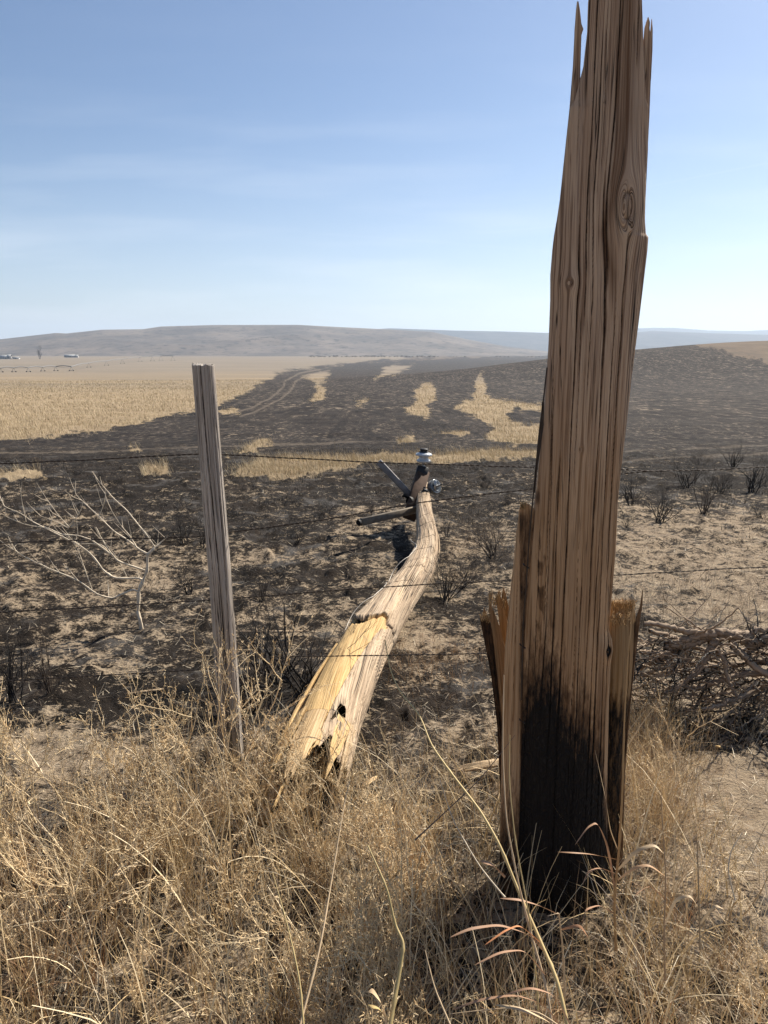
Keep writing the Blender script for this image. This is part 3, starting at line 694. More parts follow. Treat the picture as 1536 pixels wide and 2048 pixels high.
wire([(-120, 1092), (0, 1087), (200, 1078), (395, 1074), (450, 1066), (640, 1041), (830, 1006), (960, 990), (1060, 979), (1150, 965, .04), (1240, 947, .06), (1300, 942, .05)], 'second barbed wire from the top, slanting up towards the tall stump')
wire([(-120, 1231), (0, 1225), (150, 1216), (300, 1207), (410, 1201), (560, 1190), (700, 1178), (860, 1168), (1000, 1162), (1225, 1150), (1380, 1142), (1536, 1133), (1650, 1128)], 'third barbed wire from the top, crossing the middle of the fallen pole')
wire([(-120, 1368), (30, 1361), (200, 1350), (430, 1338), (520, 1314), (720, 1311), (980, 1307), (1120, 1310, .04), (1300, 1318, .08)], 'lowest barbed wire, crossing the split yellow part of the fallen pole')

# ------------------------------------------------------------------ fallen pole
root = empty('fallen_utility_pole', (0, 0, 0), 'long crooked sunbleached wooden utility pole lying on the burned ground beyond the fence', 'utility pole')
cp = [(606, 1585, .137, .11), (635, 1508, .134, .115), (661, 1432, .132, .12), (692, 1362, .131, .12), (723, 1300, .133, .12), (757, 1248, .120, .12), (793, 1200, .110, .115), (833, 1150, .107, .12), (851, 1110, .092, .15), (855, 1085, .083, .18), (853, 1060, .078, .21), (848, 1020, .066, .27), (847, 985, .055, .33), (850, 970, .045, .35)]
CP = np.array([tuple(onZ(a, b, z)) for a, b, r_, z in cp]); CR = np.array([q[2] for q in cp])
root.location = (CP[4][0], CP[4][1], 0)
L = np.concatenate([[0], np.cumsum(np.linalg.norm(np.diff(CP, axis=0), axis=1))])
def cr_int(s):
    # smooth interpolation of the centre line
    out = np.stack([np.interp(s, L, CP[:, k]) for k in range(3)], -1)
    ker = np.hanning(41)[1:-1]; ker /= ker.sum(); p_ = len(ker) // 2
    for k in range(3): out[:, k] = np.convolve(np.pad(out[:, k], p_, mode='reflect', reflect_type='odd'), ker, 'valid')
    rr_ = np.interp(s, L, CR); rr_ = np.convolve(np.pad(rr_, p_, mode='edge'), ker, 'valid'); return out, rr_
n = 900; sd_ = 260; s = np.linspace(0, L[-1], n); PC, PR = cr_int(s)
print('fallen pole length', L[-1], [round(float(x), 2) for x in L])
T_ = np.gradient(PC, axis=0); T_ /= np.linalg.norm(T_, axis=1)[:, None]
A1 = np.cross(T_, [0, 0, 1]); A1 /= np.linalg.norm(A1, axis=1)[:, None]; B1 = np.cross(A1, T_)   # A1 = right, B1 = up
th = np.linspace(-math.pi, math.pi, sd_, endpoint=False)[None]                      # 0 = top, + = right
S2 = s[:, None] + 0 * th; TH = th + 0 * S2
rad2 = PR[:, None] + 0 * th
u = TH * .12 + S2 * .06 + .012 * (fbm(S2 * 1.5, TH * 1.2, 3, 81) - .5)                  # spiral grain
sbr = L[4] + .25 * (L[5] - L[4])                                                                # transverse break
fr_edge = np.interp(s, [0, L[2], sbr - .45, sbr - .12, sbr], [.15, .35, .55, .75, 1.0])[:, None] + .05 * (fbm(S2 * 9, TH * 0, 3, 82) - .5)
frm = sstep(-.012, .012, fr_edge - TH) * sstep(-2.0, -1.9, TH + .2 * (fbm(S2 * 8, TH * 0, 3, 84) - .5)) * sstep(0, .015, sbr - S2 + .05 * np.cos(TH * 1.5) + .02 * (vn(TH * 6, TH * 0, 3) - .5))
crx = fbm(u * 150, S2 * 1.6, 3, 83) - .5; iso = 1 - sstep(0, .05, np.abs(fbm(u * 85, S2 * 1.5, 2, 85) - .5))
disp = .006 * crx * (1 - frm) - iso * .009 * (1 - frm) * sstep(.4, .55, fbm(u * 12, S2 * 3, 2, 86)) + .004 * frm * (fbm(u * 60, S2 * .8, 3, 87) - .5)
disp = disp - frm * .014 + .008 * (fbm(S2 * 2.2, TH * 1.5, 3, 88) - .5)
# burst transverse break and small bands of cross checking
def band(s0, th0, thw, w, amp, sl=0):
    cen = s0 + sl * (TH - th0) + .05 * np.cos(TH - .3) + .018 * (fbm(TH * 4, TH * 0 + s0, 3, 89) - .5)
    return amp * np.exp(-((S2 - cen) / w) ** 2) * (1 - sstep(.8, 1.1, np.abs(TH - th0) / thw))
brk = band(sbr - .03, .35, 1.3, .008, .6) + band(sbr - .03, -.45, .40, .030, 1.2)
chk = np.zeros_like(TH)
for (s0, t0, tw, am) in [(L[6] - .04, -.1, .9, .8), (L[6] + .3, .1, 1., .9), (L[7] - .02, .3, .9, .6), (L[7] + .22, 0, 1., .8), (L[8] + .1, .1, 1., .7), (L[8] + .42, 0, 1.2, .8), (L[9] + .4, .1, 1., .6), (L[10] + .45, 0, 1.1, .7), (L[11] + .2, 0, 1.2, .6)]:
    chk = np.maximum(chk, band(s0, t0, tw, .008, am, .04))
disp = disp - .03 * np.clip(brk, 0, 1.2) - .008 * chk + .006 * np.exp(-((S2 - sbr - .05) / .04) ** 2)
slit = np.exp(-((TH - .95 + (S2 - L[8]) * .25) / .07) ** 2) * sstep(L[7] + .15, L[8], S2) * (1 - sstep(L[10], L[10] + .3, S2)); disp -= .03 * slit
rad2 = rad2 + disp
holes = np.minimum(((S2 - (L[0] + .19)) / .07) ** 2 + ((TH - .55) / .25) ** 2, ((S2 - L[0] - .12) / .12) ** 2 + ((TH + .75) / .30) ** 2) + .9 * (fbm(S2 * 14, TH * 5, 3, 90) - .5)
holes = np.minimum(holes, ((S2 - (sbr + .005 + .05 * np.cos(TH - .3) - .03)) / (.022 + .012 * (vn(TH * 14, TH * 0, 6) - .5))) ** 2 + ((TH + .42) / .42) ** 2)
hole_rim = np.exp(-np.abs(holes - .8) / .35) * (S2 < sbr - .1)
endj = .02 + .10 * fbm(TH * 2.2 + 3, TH * 0, 2, 92) + .09 * fbm(TH * 9, TH * 0, 3, 93) + .10 * np.exp(-((TH + 1.1) / .3) ** 2) - .08 * np.exp(-((TH + .1) / .45) ** 2) + .05 * np.exp(-((TH - .6) / .2) ** 2)
Sg = endj + (S2 - 0) * (L[-1] - endj) / L[-1]                                         # jagged butt: rows start at endj
Pg, Rg = PC, PR
def tube_pts(Sx, radf):
    out = np.zeros(Sx.shape + (3,)); q = np.clip(Sx, 0, L[-1])
    for k in range(3):
        out[..., k] = np.interp(q, s, PC[:, k]) + radf * (np.sin(TH) * np.interp(q, s, A1[:, k]) + np.cos(TH) * np.interp(q, s, B1[:, k]))
    return out
tipround = np.sqrt(np.clip(1 - ((S2 - (L[-1] - .05)) / .052).clip(0) ** 2, .02, 1))
V = tube_pts(Sg, rad2 * tipround)
i = np.arange(n - 1)[:, None] * sd_; j = np.arange(sd_)[None]; k = (j + 1) % sd_
f = np.stack([i + j, i + k, i + sd_ + k, i + sd_ + j], -1).reshape(-1, 4)
keep = (holes.ravel()[f].min(1) > .75); f = f[keep]
V = V.reshape(-1, 3)
tip = len(V); V = np.vstack([V, PC[-1]]); lastr = (n - 1) * sd_
f = np.vstack([f] + [np.array([[lastr + q, lastr + (q + 1) % sd_, tip, tip] for q in range(sd_)])])
z1 = lambda a: np.append(a.ravel(), 0)
chr_ = np.clip(.22 * np.clip(brk, 0, 1) + .8 * chk + .8 * slit + .35 * hole_rim + .35 * (1 - sstep(0, .03, S2)), 0, 1)
fresh_ = np.clip(frm + .75 * (1 - sstep(.02, .16, S2)) * (TH < .3), 0, 1)
chk = np.clip(chk * 1.25, 0, 1.1)
frem = np.exp(-((TH + .35) / .35) ** 2 - ((S2 - (sbr - .42)) / .12) ** 2) * .4
shell = mesh_np('shaft', V, f, M_FALL, None, True, {'fresh': z1(fresh_), 'char': np.clip(z1(chr_ + frem), 0, 1), 'brown': z1(.0 * TH)}, np.vstack([np.stack([u, Sg], -1).reshape(-1, 2), [[0, 0]]]))
rel(shell, root)
# rotten inside of the shell
inner = MB(); m_ = 80; si = np.linspace(.22, L[5] + .1, m_)
Pi = np.stack([np.interp(si, s, PC[:, k]) for k in range(3)], -1); inner.tube(Pi, np.interp(si, s, PR) * .80 - .004, 40, (.018, .012, .009), rough=.12, seed=3)
rel(inner.build('rotten_heart', simple('rotten_wood', C(.016, .011, .008), .98, 0, 30, .3, .02)), root)
# splintered pieces of the shell at the butt
def chunk(name, cen, width, s0, s1, off, mat, seed, fresh, taper, th_=.012, root=root, warp=0):
    "curved stave of pole shell: angle cen, from s0 (free end) to s1"
    nn, cc = 120, 34; rs = np.random.default_rng(seed)
    ss = np.linspace(0, 1, nn)[:, None]; ff = np.linspace(-1, 1, cc)[None]
    wd = width * np.clip(taper + (1 - taper) * sstep(0, .7, ss) + .35 * (fbm(ss * 7, ss * 0 + seed, 3, seed) - .5), .02, 2)
    Tt = cen + warp * (1 - ss) + ff * wd / 2; Sx = s0 + (s1 - s0) * ss + 0 * ff + (1 - ss) * .12 * (fbm(ff * 5 + 9, ff * 0, 3, seed + 1) - .5)
    base_r = np.interp(Sx, s, PR) + off * (1 - ss) ** .7 + .003 * (fbm(Tt * 22, Sx * 2, 3, seed + 2) - .5)
    out = []
    for rr3 in (base_r, base_r - th_ * (1 - .3 * ff ** 2)):
        P = np.zeros(Sx.shape + (3,)); q = Sx; ext = np.clip(Sx, 0, L[-1])
        for k in range(3):
            P[..., k] = np.interp(ext, s, PC[:, k]) + (q - ext) * T_[0][k] + rr3 * (np.sin(Tt) * np.interp(ext, s, A1[:, k]) + np.cos(Tt) * np.interp(ext, s, B1[:, k]))
        out.append(P)
    V = np.concatenate([out[0], out[1][:, ::-1]], 1); n2 = 2 * cc
    i = np.arange(nn - 1)[:, None] * n2; j = np.arange(n2)[None]; k = (j + 1) % n2
    f = np.stack([i + j, i + n2 + j, i + n2 + k, i + k], -1).reshape(-1, 4)[:, ::-1]
    caps = [[q, q + 1, n2 - 2 - q, n2 - 1 - q] for q in range(cc - 1)]
    caps += [[(nn - 1) * n2 + a for a in c_[::-1]] for c_ in caps]
    U = np.concatenate([Tt * .12, Tt[:, ::-1] * .12 + .5], 1); SS = np.concatenate([Sx, Sx[:, ::-1]], 1)
    o = mesh_np(name, V, np.vstack([f, np.array(caps)]), mat, None, True, {'fresh': np.full(U.size, fresh), 'char': np.zeros(U.size), 'brown': np.zeros(U.size)}, np.stack([U, SS], -1).reshape(-1, 2))
    return rel(o, root)
chunk('splinter', -1.75, .30, .02, L[3] + .1, .030, M_STUB, 101, .95, .25, .02)
chunk('splinter', -1.45, .22, L[1] + .02, L[4], .022, M_FALL, 102, .9, .5, .012)
chunk('splinter', -2.1, .34, .08, L[3], .03, M_STUB, 103, .9, .2, .02)
chunk('splinter', -.15, .75, -.10, L[1] + .10, .004, M_FALL, 104, .55, .35, .014)
chunk('splinter', -.85, .5, -.02, L[1] + .16, .006, M_FALL, 109, .8, .3, .012)
chunk('splinter', -.25, .20, -.24, L[1] + .05, -.012, M_FALL, 105, .9, .08, .01)
chunk('splinter', .75, .45, -.04, L[1] + .1, .004, M_FALL, 106, .9, .1, .014)
chunk('splinter', 1.15, .3, .0, L[1] + .12, .006, M_FALL, 107, .3, .2, .012)
chunk('splinter', 1.25, .16, L[8] - .05, L[10], .02, M_FALL, 108, .1, .3, .012)
# ground wire spiralling loosely along the left side
gw = MB()
ss = np.linspace(L[5] - .1, L[9] + .1, 240); ang = -1.1 + .55 * np.sin(ss * 7.2); off = .006 + .045 * np.clip(np.sin(ss * 7.2 + 2.6), 0, 1)
Pw = np.stack([np.interp(ss, s, PC[:, k]) + (np.interp(ss, s, PR) + off) * (np.sin(ang) * np.interp(ss, s, A1[:, k]) + np.cos(ang) * np.interp(ss, s, B1[:, k])) for k in range(3)], -1)
gw.tube(Pw, .0024, 6); rel(gw.build('ground_wire', simple('pale_wire', C(.42, .38, .33), .5, .5)), root)
# --- crossarm head
yh = float(CP[12][1])
M_ARM = simple('dark_brown_timber', C(.075, .045, .03), .85, 0, 25, .5, .2)
M_GREYW = simple('grey_timber', C(.20, .165, .125), .85, 0, 25, .4, .2)
hd = MB(); hd.box(onY(820, 1034, yh - .30), onY(845, 946, yh + .12), .115, .10, (0, 1, 0)); cx_arm = rel(hd.build('crossarm', M_ARM, smooth=False), root)
b_ = MB(); b_.box(onY(840, 958, yh + .08), onY(845.5, 935, yh + .125), .105, .10, (0, 1, 0)); rel(b_.build('end_bracket', M_IRON, smooth=False), root)
b_ = MB(); b_.box(onY(757, 923, yh - .05), onY(832, 1003, yh - .05), .055, .045, (0, 1, 0)); rel(b_.build('brace', simple('grey_brace_timber', C(.20, .18, .17), .7, 0, 20, .5), smooth=False), root)
b_ = MB(); b_.box(onY(722, 1044, yh - .75), onY(838, 1018, yh - .28), .03, .06); rel(b_.build('lower_arm', M_GREYW, smooth=False), root)
for pa, pb, r_ in [(onY(716, 1045, yh - .78), onY(734, 1043, yh - .70), .016), (onY(719, 1039, yh - .76), onY(719, 1052, yh - .76), .012), (onY(806, 990, yh - .1), onY(822, 1000, yh - .12), .014), (onY(818, 1003, yh - .2), onY(838, 1001, yh - .12), .03)]:
    b_ = MB(); b_.tube([pa, pa.lerp(pb, .2), pa.lerp(pb, .201), pb], [r_ * 1.5, r_ * 1.5, r_ * .8, r_ * .8], 8); rel(b_.build('bolt', M_IRON, smooth=False), root)
def lathe(name, prof, base_, axis, mat, parent, sides=40, squash=1):
    ax = Vector(axis).normalized(); s1 = ax.orthogonal().normalized(); s2 = ax.cross(s1)
    V = []; 
    for (r_, h_) in prof:
        for q in range(sides):
            a = 2 * math.pi * q / sides; V.append(Vector(base_) + ax * h_ + s1 * r_ * math.cos(a) + s2 * r_ * math.sin(a))
    nn = len(prof); f = [[i * sides + j, i * sides + (j + 1) % sides, (i + 1) * sides + (j + 1) % sides, (i + 1) * sides + j] for i in range(nn - 1) for j in range(sides)]
    o = mesh_np(name, [tuple(v) for v in V], f, mat, None, True); return rel(o, parent)
pt = onY(846.5, 937, yh + .125); ax = onY(848, 900, yh + .125) - pt; ax.normalize()
b_ = MB(); b_.tube([pt, pt + ax * .10], .012, 10); b_.tube([pt + ax * .005, pt + ax * .022], .026, 8); rel(b_.build('insulator_pin', M_STEEL), root)
q0 = pt + ax * .058
ins = lathe('insulator', [(.0, .0), (.050, .0), (.060, .006), (.066, .014), (.060, .024), (.044, .033), (.040, .045), (.046, .054), (.074, .064), (.078, .072), (.070, .082), (.046, .090), (.040, .094), (.0, .094)], q0, ax, M_PORC, root)
lathe('insulator_cap', [(.0, .0), (.042, .0), (.043, .008), (.030, .012), (.032, .018), (.040, .024), (.034, .034), (.0, .036)], q0 + ax * .092, ax, M_IRON, root)
q1 = onY(868, 974, yh + .02); a1 = Vector((.55, -.55, .30))
lathe('insulator', [(.0, -.04), (.03, -.04), (.060, -.03), (.066, -.018), (.050, -.008), (.050, .004), (.066, .014), (.066, .026), (.058, .028), (.052, .018), (.046, .030), (.040, .030), (.034, .018), (.026, .034), (.0, .034)], q1, a1, M_PORCG, root)
b_ = MB(); e = Vector(a1).normalized(); b_.tube([q1 - e * .14, q1 + e * .09], .012, 10); b_.box(q1 + e * .06 + Vector((-.03, 0, .045)), q1 + e * .06 + Vector((-.035, 0, -.045)), .02, .03, (0, 1, 0)); rel(b_.build('insulator_bracket', M_STEEL), root)
b_ = MB(); b_.box(onY(845, 992, yh - .13), onY(851, 978, yh - .13), .04, .05, (0, 1, 0)); b_.tube([onY(841, 989, yh - .13), onY(856, 983, yh - .13)], .014, 6); b_.tube([onY(849, 974, yh - .12), onY(850, 996, yh - .15)], .012, 6); rel(b_.build('bolted_plate', M_IRON, smooth=False), root)

# ------------------------------------------------------------------ woody plants
def crown(mb, base_, ang0, az0, L0, r0, depth, rs, spread=.6, kids=3, up=.15, col=(.03, .025, .022), wig=.18, sides=4, taper=.35, segs=4):
    d = Vector((math.sin(ang0) * math.cos(az0), math.sin(ang0) * math.sin(az0), math.cos(ang0)))
    P = [Vector(base_)]; D = [d.copy()]
    for q in range(segs):
        d = (d + Vector((rs.normal(), rs.normal(), rs.normal())) * wig + Vector((0, 0, up))).normalized()
        P.append(P[-1] + d * (L0 / segs)); D.append(d.copy())
    rad_ = np.linspace(r0, r0 * taper, segs + 1)
    mb.tube(P, rad_, sides, np.array(col) * rs.uniform(.75, 1.25), cap=False)
    if depth > 0:
        for q in range(kids):
            t_ = rs.integers(1, segs + 1); dd = D[t_]; az = rs.uniform(0, 6.28); o = dd.orthogonal().normalized(); o.rotate(Matrix.Rotation(az, 3, dd))
            nd = (dd + o * math.tan(spread * rs.uniform(.6, 1.3))).normalized()
            crown(mb, P[t_], math.acos(max(-1, min(1, nd.z))), math.atan2(nd.y, nd.x), L0 * rs.uniform(.45, .8), rad_[t_] * .72, depth - 1, rs, spread, kids, up, col, wig, max(3, sides - 1), taper, max(3, segs - 1))
def shrub_mesh(name, seed, nst, Lr, r0, depth, col, spread=.5, lean=.7, mat=M_CHAR, up=.15, kids=3, wig=.18, bw=.06):
    rs = np.random.default_rng(seed); mb = MB()
    for q in range(nst):
        a = rs.uniform(0, 6.28); l_ = rs.uniform(.1, lean)
        crown(mb, (rs.uniform(-bw, bw), rs.uniform(-bw, bw), -.03), l_, a, Lr * rs.uniform(.6, 1.1), r0 * rs.uniform(.6, 1.2), depth, rs, spread, kids, up, col, wig, sides=5)
    return mb.build(name, mat)
K = (.022, .018, .016)
PRO = [shrub_mesh('charred_shrub', 201 + q, [12, 9, 16, 10, 20][q], [.5, .55, .45, .6, .5][q], [.008, .010, .005, .009, .004][q], [3, 3, 3, 3, 3][q], [K, K, K, (.05, .036, .028), (.07, .055, .045)][q], [.45, .6, .8, .5, .7][q], [.8, .7, 1.35, .6, 1.2][q], kids=[3, 3, 4, 3, 4][q]) for q in range(5)]
for o in PRO: COL.objects.unlink(o)
def putp(src, name, p, sc, rz, label, cat, group=None, sz=None):
    o = src.copy(); o.name = name; COL.objects.link(o); o.location = p; s_ = sc if sz is None else sz
    o.scale = (sc, sc, s_); o.rotation_euler = (0, 0, rz); return tag(o, label, cat, group)
SH = [  # px, py (foot), height px, kind, width factor, label
 (368, 1092, 62, 0, 1.0, 'charred bush just left of the fence post, below the second wire'),
 (318, 1090, 50, 2, 1.2, 'low charred bush behind the upper branches of the bare sapling'),
 (405, 1098, 48, 1, .8, 'thin black bush touching the left side of the fence post'),
 (262, 1072, 48, 4, 1.2, 'brownish singed bush among the sapling branches'),
 (378, 1188, 62, 1, 1.1, 'black forked bush left of the fence post between the second and third wires'),
 (200, 1142, 55, 2, 1.0, 'low black bush under the sapling branches'),
 (90, 1160, 50, 2, 1.1, 'low black bush behind the third wire at the far left'),
 (30, 1400, 150, 1, .7, 'tall black burned stems at the left edge of the photo'),
 (100, 1392, 130, 3, .5, 'single leaning black stem in the lower left behind the straw'),
 (522, 1205, 62, 3, .9, 'small dark bush right of the fence post below the second wire'),
 (480, 1225, 50, 2, .9, 'low burned bush right behind the fence post at the third wire'),
 (655, 1030, 46, 2, 1.5, 'wide flat charred bush left of the crossarm of the fallen pole'),
 (595, 1090, 40, 0, 1.1, 'small charred bush midway between the post and the fallen pole'),
 (740, 1035, 36, 4, 1.0, 'tiny singed bush just left of the lower arm'),
 (560, 1372, 175, 1, 1.2, 'big black burned bush spreading between the post and the fallen pole'),
 (610, 1392, 150, 0, 1.3, 'black burned bush pressed against the left side of the fallen pole'),
 (505, 1420, 150, 3, 1.1, 'black burned bush directly right of the foot of the fence post'),
 (895, 1075, 44, 0, .8, 'small charred bush right of the narrow end of the fallen pole'),
 (925, 1170, 95, 4, 1.2, 'brown singed bush right of the bend in the fallen pole'),
 (985, 1120, 85, 3, 1.0, 'dark bush with long stems left of the tall stump'),
 (890, 1200, 80, 0, 1.0, 'charred bush under the right side of the fallen pole at the third wire'),
 (1012, 1010, 30, 2, 1.0, 'small black bush left of the tall stump near the second wire'),
 (1262, 1010, 60, 1, .9, 'black bush touching the right side of the tall stump'),
 (1318, 1045, 66, 0, 1.3, 'wide charred bush right of the tall stump, nearest of its row'),
 (1405, 1030, 72, 3, .8, 'upright forked black bush in the middle of the right background'),
 (1370, 975, 52, 0, 1.2, 'charred bush just below the top wire right of the stump'),
 (1440, 985, 60, 2, 1.2, 'dark bush crossing the top wire in the right background'),
 (1505, 985, 78, 1, 1.0, 'tall dark bush at the right edge just under the top wire'),
 (1525, 1040, 50, 2, 1.2, 'low black bush at the right edge below the top wire'),
 (1465, 935, 44, 0, 1.2, 'far dark bush at right rising above the top wire'),
 (1395, 930, 36, 4, 1.2, 'far thin bush rising above the top wire right of the stump'),
 (1255, 1060, 40, 2, .9, 'low black bush low against the right side of the stump'),
 (1400, 1420, 90, 3, .8, 'burned black sticks beneath the fallen dead branch'),
 (1345, 1440, 80, 1, .8, 'burned black sticks left of the legs of the dead branch'),
 (1500, 1425, 90, 2, .8, 'burned black sticks at the right edge under the dead branch')]
for (px_, py_, hp, kd, wf, lb) in SH:
    g = gat(px_, py_); d = math.hypot(g.y, H); hgt = hp / F * d * 1.05; sc = hgt / .62
    putp(PRO[kd], 'charred_shrub', g, sc * wf, rng.uniform(0, 6.28), lb, 'shrub', 'charred shrubs beyond the fence', sc * rng.uniform(.75, 1.15))

# bare pale sapling
sb = MB(); YS_ = gat(282, 1258).y
def sp(pts, r0, r1, dy=0, seed=0):
    rs = np.random.default_rng(seed); n = len(pts)
    P = [onY(a / 3.072, b / 3.072 + 900, YS_ + dy * k / max(1, n - 1) + rs.uniform(-.008, .008)) for k, (a, b) in enumerate(pts)]
    P = np.array([tuple(p) for p in P]); s_ = np.linspace(0, n - 1, (n - 1) * 4 + 1)
    Q = np.stack([np.interp(s_, np.arange(n), P[:, k]) for k in range(3)], -1); Q[1:-1] = (Q[:-2] + Q[1:-1] * 2 + Q[2:]) / 4
    sb.tube(Q, 1.1 * np.linspace(r0, r1, len(Q)) * (1 + .12 * rs.standard_normal(len(Q))).clip(.7, 1.3), 7, (.58, .49, .37), cap=True, rough=.5, seed=seed)
    for q in range(n):
        if rs.random() < .75 and r0 < .008:
            p = Vector(Q[rs.integers(2, len(Q))]); d = Vector((-.5 + rs.normal() * .5, rs.normal() * .5, .5 + .5 * rs.random())).normalized()
            l_ = rs.uniform(.03, .13); P2 = [p, p + d * l_ * .5 + Vector((0, 0, .01)) * rs.random(), p + d * l_ + Vector((0, 0, .02))]
            sb.tube(P2, [.0016, .0012, .0006], 4, (.62, .53, .41), cap=False)
sp([(870, 1130), (868, 1100), (860, 1040), (846, 1000), (850, 940), (850, 870), (880, 800), (905, 740), (905, 650), (935, 620), (950, 600)], .0115, .006, 0, 1)
sp([(905, 640), (950, 600), (985, 570), (1028, 533)], .006, .002, .06, 2)
sp([(850, 872), (820, 856), (740, 890), (690, 912), (600, 890), (480, 800), (330, 740), (220, 690), (140, 650), (90, 615), (80, 585)], .006, .0012, -.2, 3)
sp([(880, 800), (850, 785), (780, 790), (700, 785), (640, 745), (600, 690), (550, 630), (480, 580), (400, 540), (300, 490), (200, 440), (130, 390), (20, 345), (15, 290)], .0065, .0012, .15, 4)
sp([(890, 740), (800, 710), (720, 680), (670, 620), (620, 540), (590, 475)], .0055, .0028, -.1, 5)
sp([(680, 640), (560, 550), (480, 525), (380, 520), (300, 480), (160, 460), (60, 420), (0, 385)], .004, .001, -.1, 6)
sp([(670, 620), (620, 580), (560, 575), (490, 578)], .0035, .0015, .05, 7)
sp([(905, 640), (840, 600), (780, 550), (700, 500), (620, 420), (540, 345), (460, 270), (465, 190)], .005, .001, .2, 8)
sp([(950, 592), (900, 520), (850, 460), (780, 370), (700, 300), (640, 230), (590, 170), (565, 130)], .004, .001, .1, 9)
sp([(420, 475), (480, 400), (505, 350), (512, 300)], .003, .001, 0, 10)
sp([(425, 475), (350, 390), (280, 290)], .0025, .0008, 0, 11)
sp([(608, 408), (640, 330), (650, 250)], .0025, .0008, 0, 12)
sp([(840, 600), (800, 530), (740, 460), (690, 380), (650, 300)], .003, .0008, 0, 13)
sp([(565, 855), (530, 760), (490, 640), (450, 560), (380, 470)], .0025, .0008, 0, 14)
sp([(420, 480), (350, 440), (250, 405)], .0025, .0008, 0, 15)
sp([(925, 558), (860, 545), (800, 550), (760, 580)], .0025, .001, 0, 16)
sp([(160, 440), (135, 320), (120, 210)], .002, .0006, 0, 17)
sp([(300, 480), (330, 400), (300, 350)], .002, .0006, 0, 18)
sp([(780, 780), (720, 660), (640, 560)], .002, .0006, 0, 19)
sp([(480, 800), (430, 745), (390, 700)], .002, .0006, 0, 20)
o = sb.build('bare_sapling', M_TWIG); origin_to(o, onY(283, 1262, YS_)); tag(o, 'small bare pale leafless sapling with branches swept left, left of the fence post', 'sapling')

# fallen dead branch on the right
db = MB(); yb = 3.05
def lp(pts, r0, r1, dy, seed, sides=10, rough=.25):
    P = np.array([tuple(onY(a, b, yb + dy * k / (len(pts) - 1))) for k, (a, b) in enumerate(pts)]); n = len(P); s_ = np.linspace(0, n - 1, (n - 1) * 8 + 1)
    Q = np.stack([np.interp(s_, np.arange(n), P[:, k]) for k in range(3)], -1)
    for _ in range(3): Q[1:-1] = (Q[:-2] + Q[1:-1] * 2 + Q[2:]) / 4
    rs = np.random.default_rng(seed); Q += .003 * rs.standard_normal(Q.shape)
    db.tube(Q, 1.45 * np.linspace(r0, r1, len(Q)), sides, (1, 1, 1), rough=rough, seed=seed)
for dy_, e_ in ((0, 0), (.012, 5), (-.012, -4)):
    lp([(1330, 1292 + e_), (1365, 1288 + e_), (1400, 1275 + e_), (1440, 1268 + e_), (1480, 1272 - e_), (1510, 1285 - e_), (1545, 1272 + e_), (1600, 1300)], .010, .018, dy_, 7 + e_, 12, .45)
lp([(1290, 1245), (1330, 1252), (1370, 1262), (1410, 1268), (1450, 1262)], .006, .012, 0, 8)
lp([(1445, 1270), (1425, 1290), (1415, 1310), (1395, 1345), (1370, 1365), (1330, 1390)], .013, .006, -.1, 9)
lp([(1460, 1280), (1480, 1305), (1510, 1335), (1560, 1360)], .012, .009, -.1, 10)
lp([(1390, 1280), (1340, 1305), (1290, 1330), (1262, 1345)], .010, .004, .05, 11)
lp([(1536, 1370), (1490, 1390), (1460, 1400), (1440, 1412), (1400, 1418)], .010, .005, -.2, 12)
lp([(1500, 1272), (1512, 1258), (1530, 1262), (1560, 1250)], .009, .006, 0, 13)
lp([(1550, 1290), (1600, 1340), (1620, 1440)], .015, .01, -.1, 14)
lp([(1300, 1262), (1350, 1275), (1400, 1300), (1450, 1310), (1500, 1300), (1560, 1315)], .006, .010, .08, 15)
lp([(1270, 1350), (1330, 1345), (1390, 1325), (1450, 1335), (1520, 1320)], .005, .009, .1, 16)
lp([(1300, 1400), (1350, 1370), (1400, 1375), (1470, 1350), (1560, 1345)], .005, .010, -.05, 17)
lp([(1420, 1285), (1450, 1320), (1455, 1360), (1475, 1395)], .008, .005, -.1, 18)
rs = np.random.default_rng(77)
for q in range(230):
    a = rs.uniform(1235, 1580); b = 1440 - 170 * rs.random() ** 1.2; l_ = rs.uniform(40, 130); an = rs.normal(0, .55) + (math.pi if rs.random() < .5 else 0)
    pts = [(a, b), (a + l_ * .5 * math.cos(an), b + l_ * .5 * math.sin(an) + rs.normal() * 6), (a + l_ * math.cos(an), b + l_ * math.sin(an) + rs.normal() * 10)]
    r_ = rs.uniform(.0012, .0045); lp(pts, r_, r_ * .4, rs.uniform(-.2, .2), 100 + q, 5, 0)
M_BARK = wood_mat('twisted_bark', C(.36, .27, .19), C(.23, .165, .11), C(.09, .06, .04), fine=.7, crackw=.03)
o = db.build('dead_branch', M_BARK); origin_to(o, onY(1420, 1420, yb))
db = MB()
for q in range(120):
    a = rs.uniform(1250, 1590); b = 1425 - 145 * rs.random(); l_ = rs.uniform(30, 110); an = rs.normal(0, .8) + (math.pi if rs.random() < .5 else 0)
    pts = [(a, b), (a + l_ * .5 * math.cos(an), b + l_ * .5 * math.sin(an) + rs.normal() * 8), (a + l_ * math.cos(an), b + l_ * math.sin(an) + rs.normal() * 14)]
    r_ = rs.uniform(.0012, .0042); lp(pts, r_, r_ * .4, rs.uniform(-.25, .2), 400 + q, 4, 0)
db.c = [c_ * np.array((.03, .025, .02)) for c_ in db.c]
tw_ = db.build('charred_twigs', M_CHAR); rel(tw_, o)
tag(o, 'twisted brown dead branch with tangled twigs at the right edge behind the stump', 'branch')

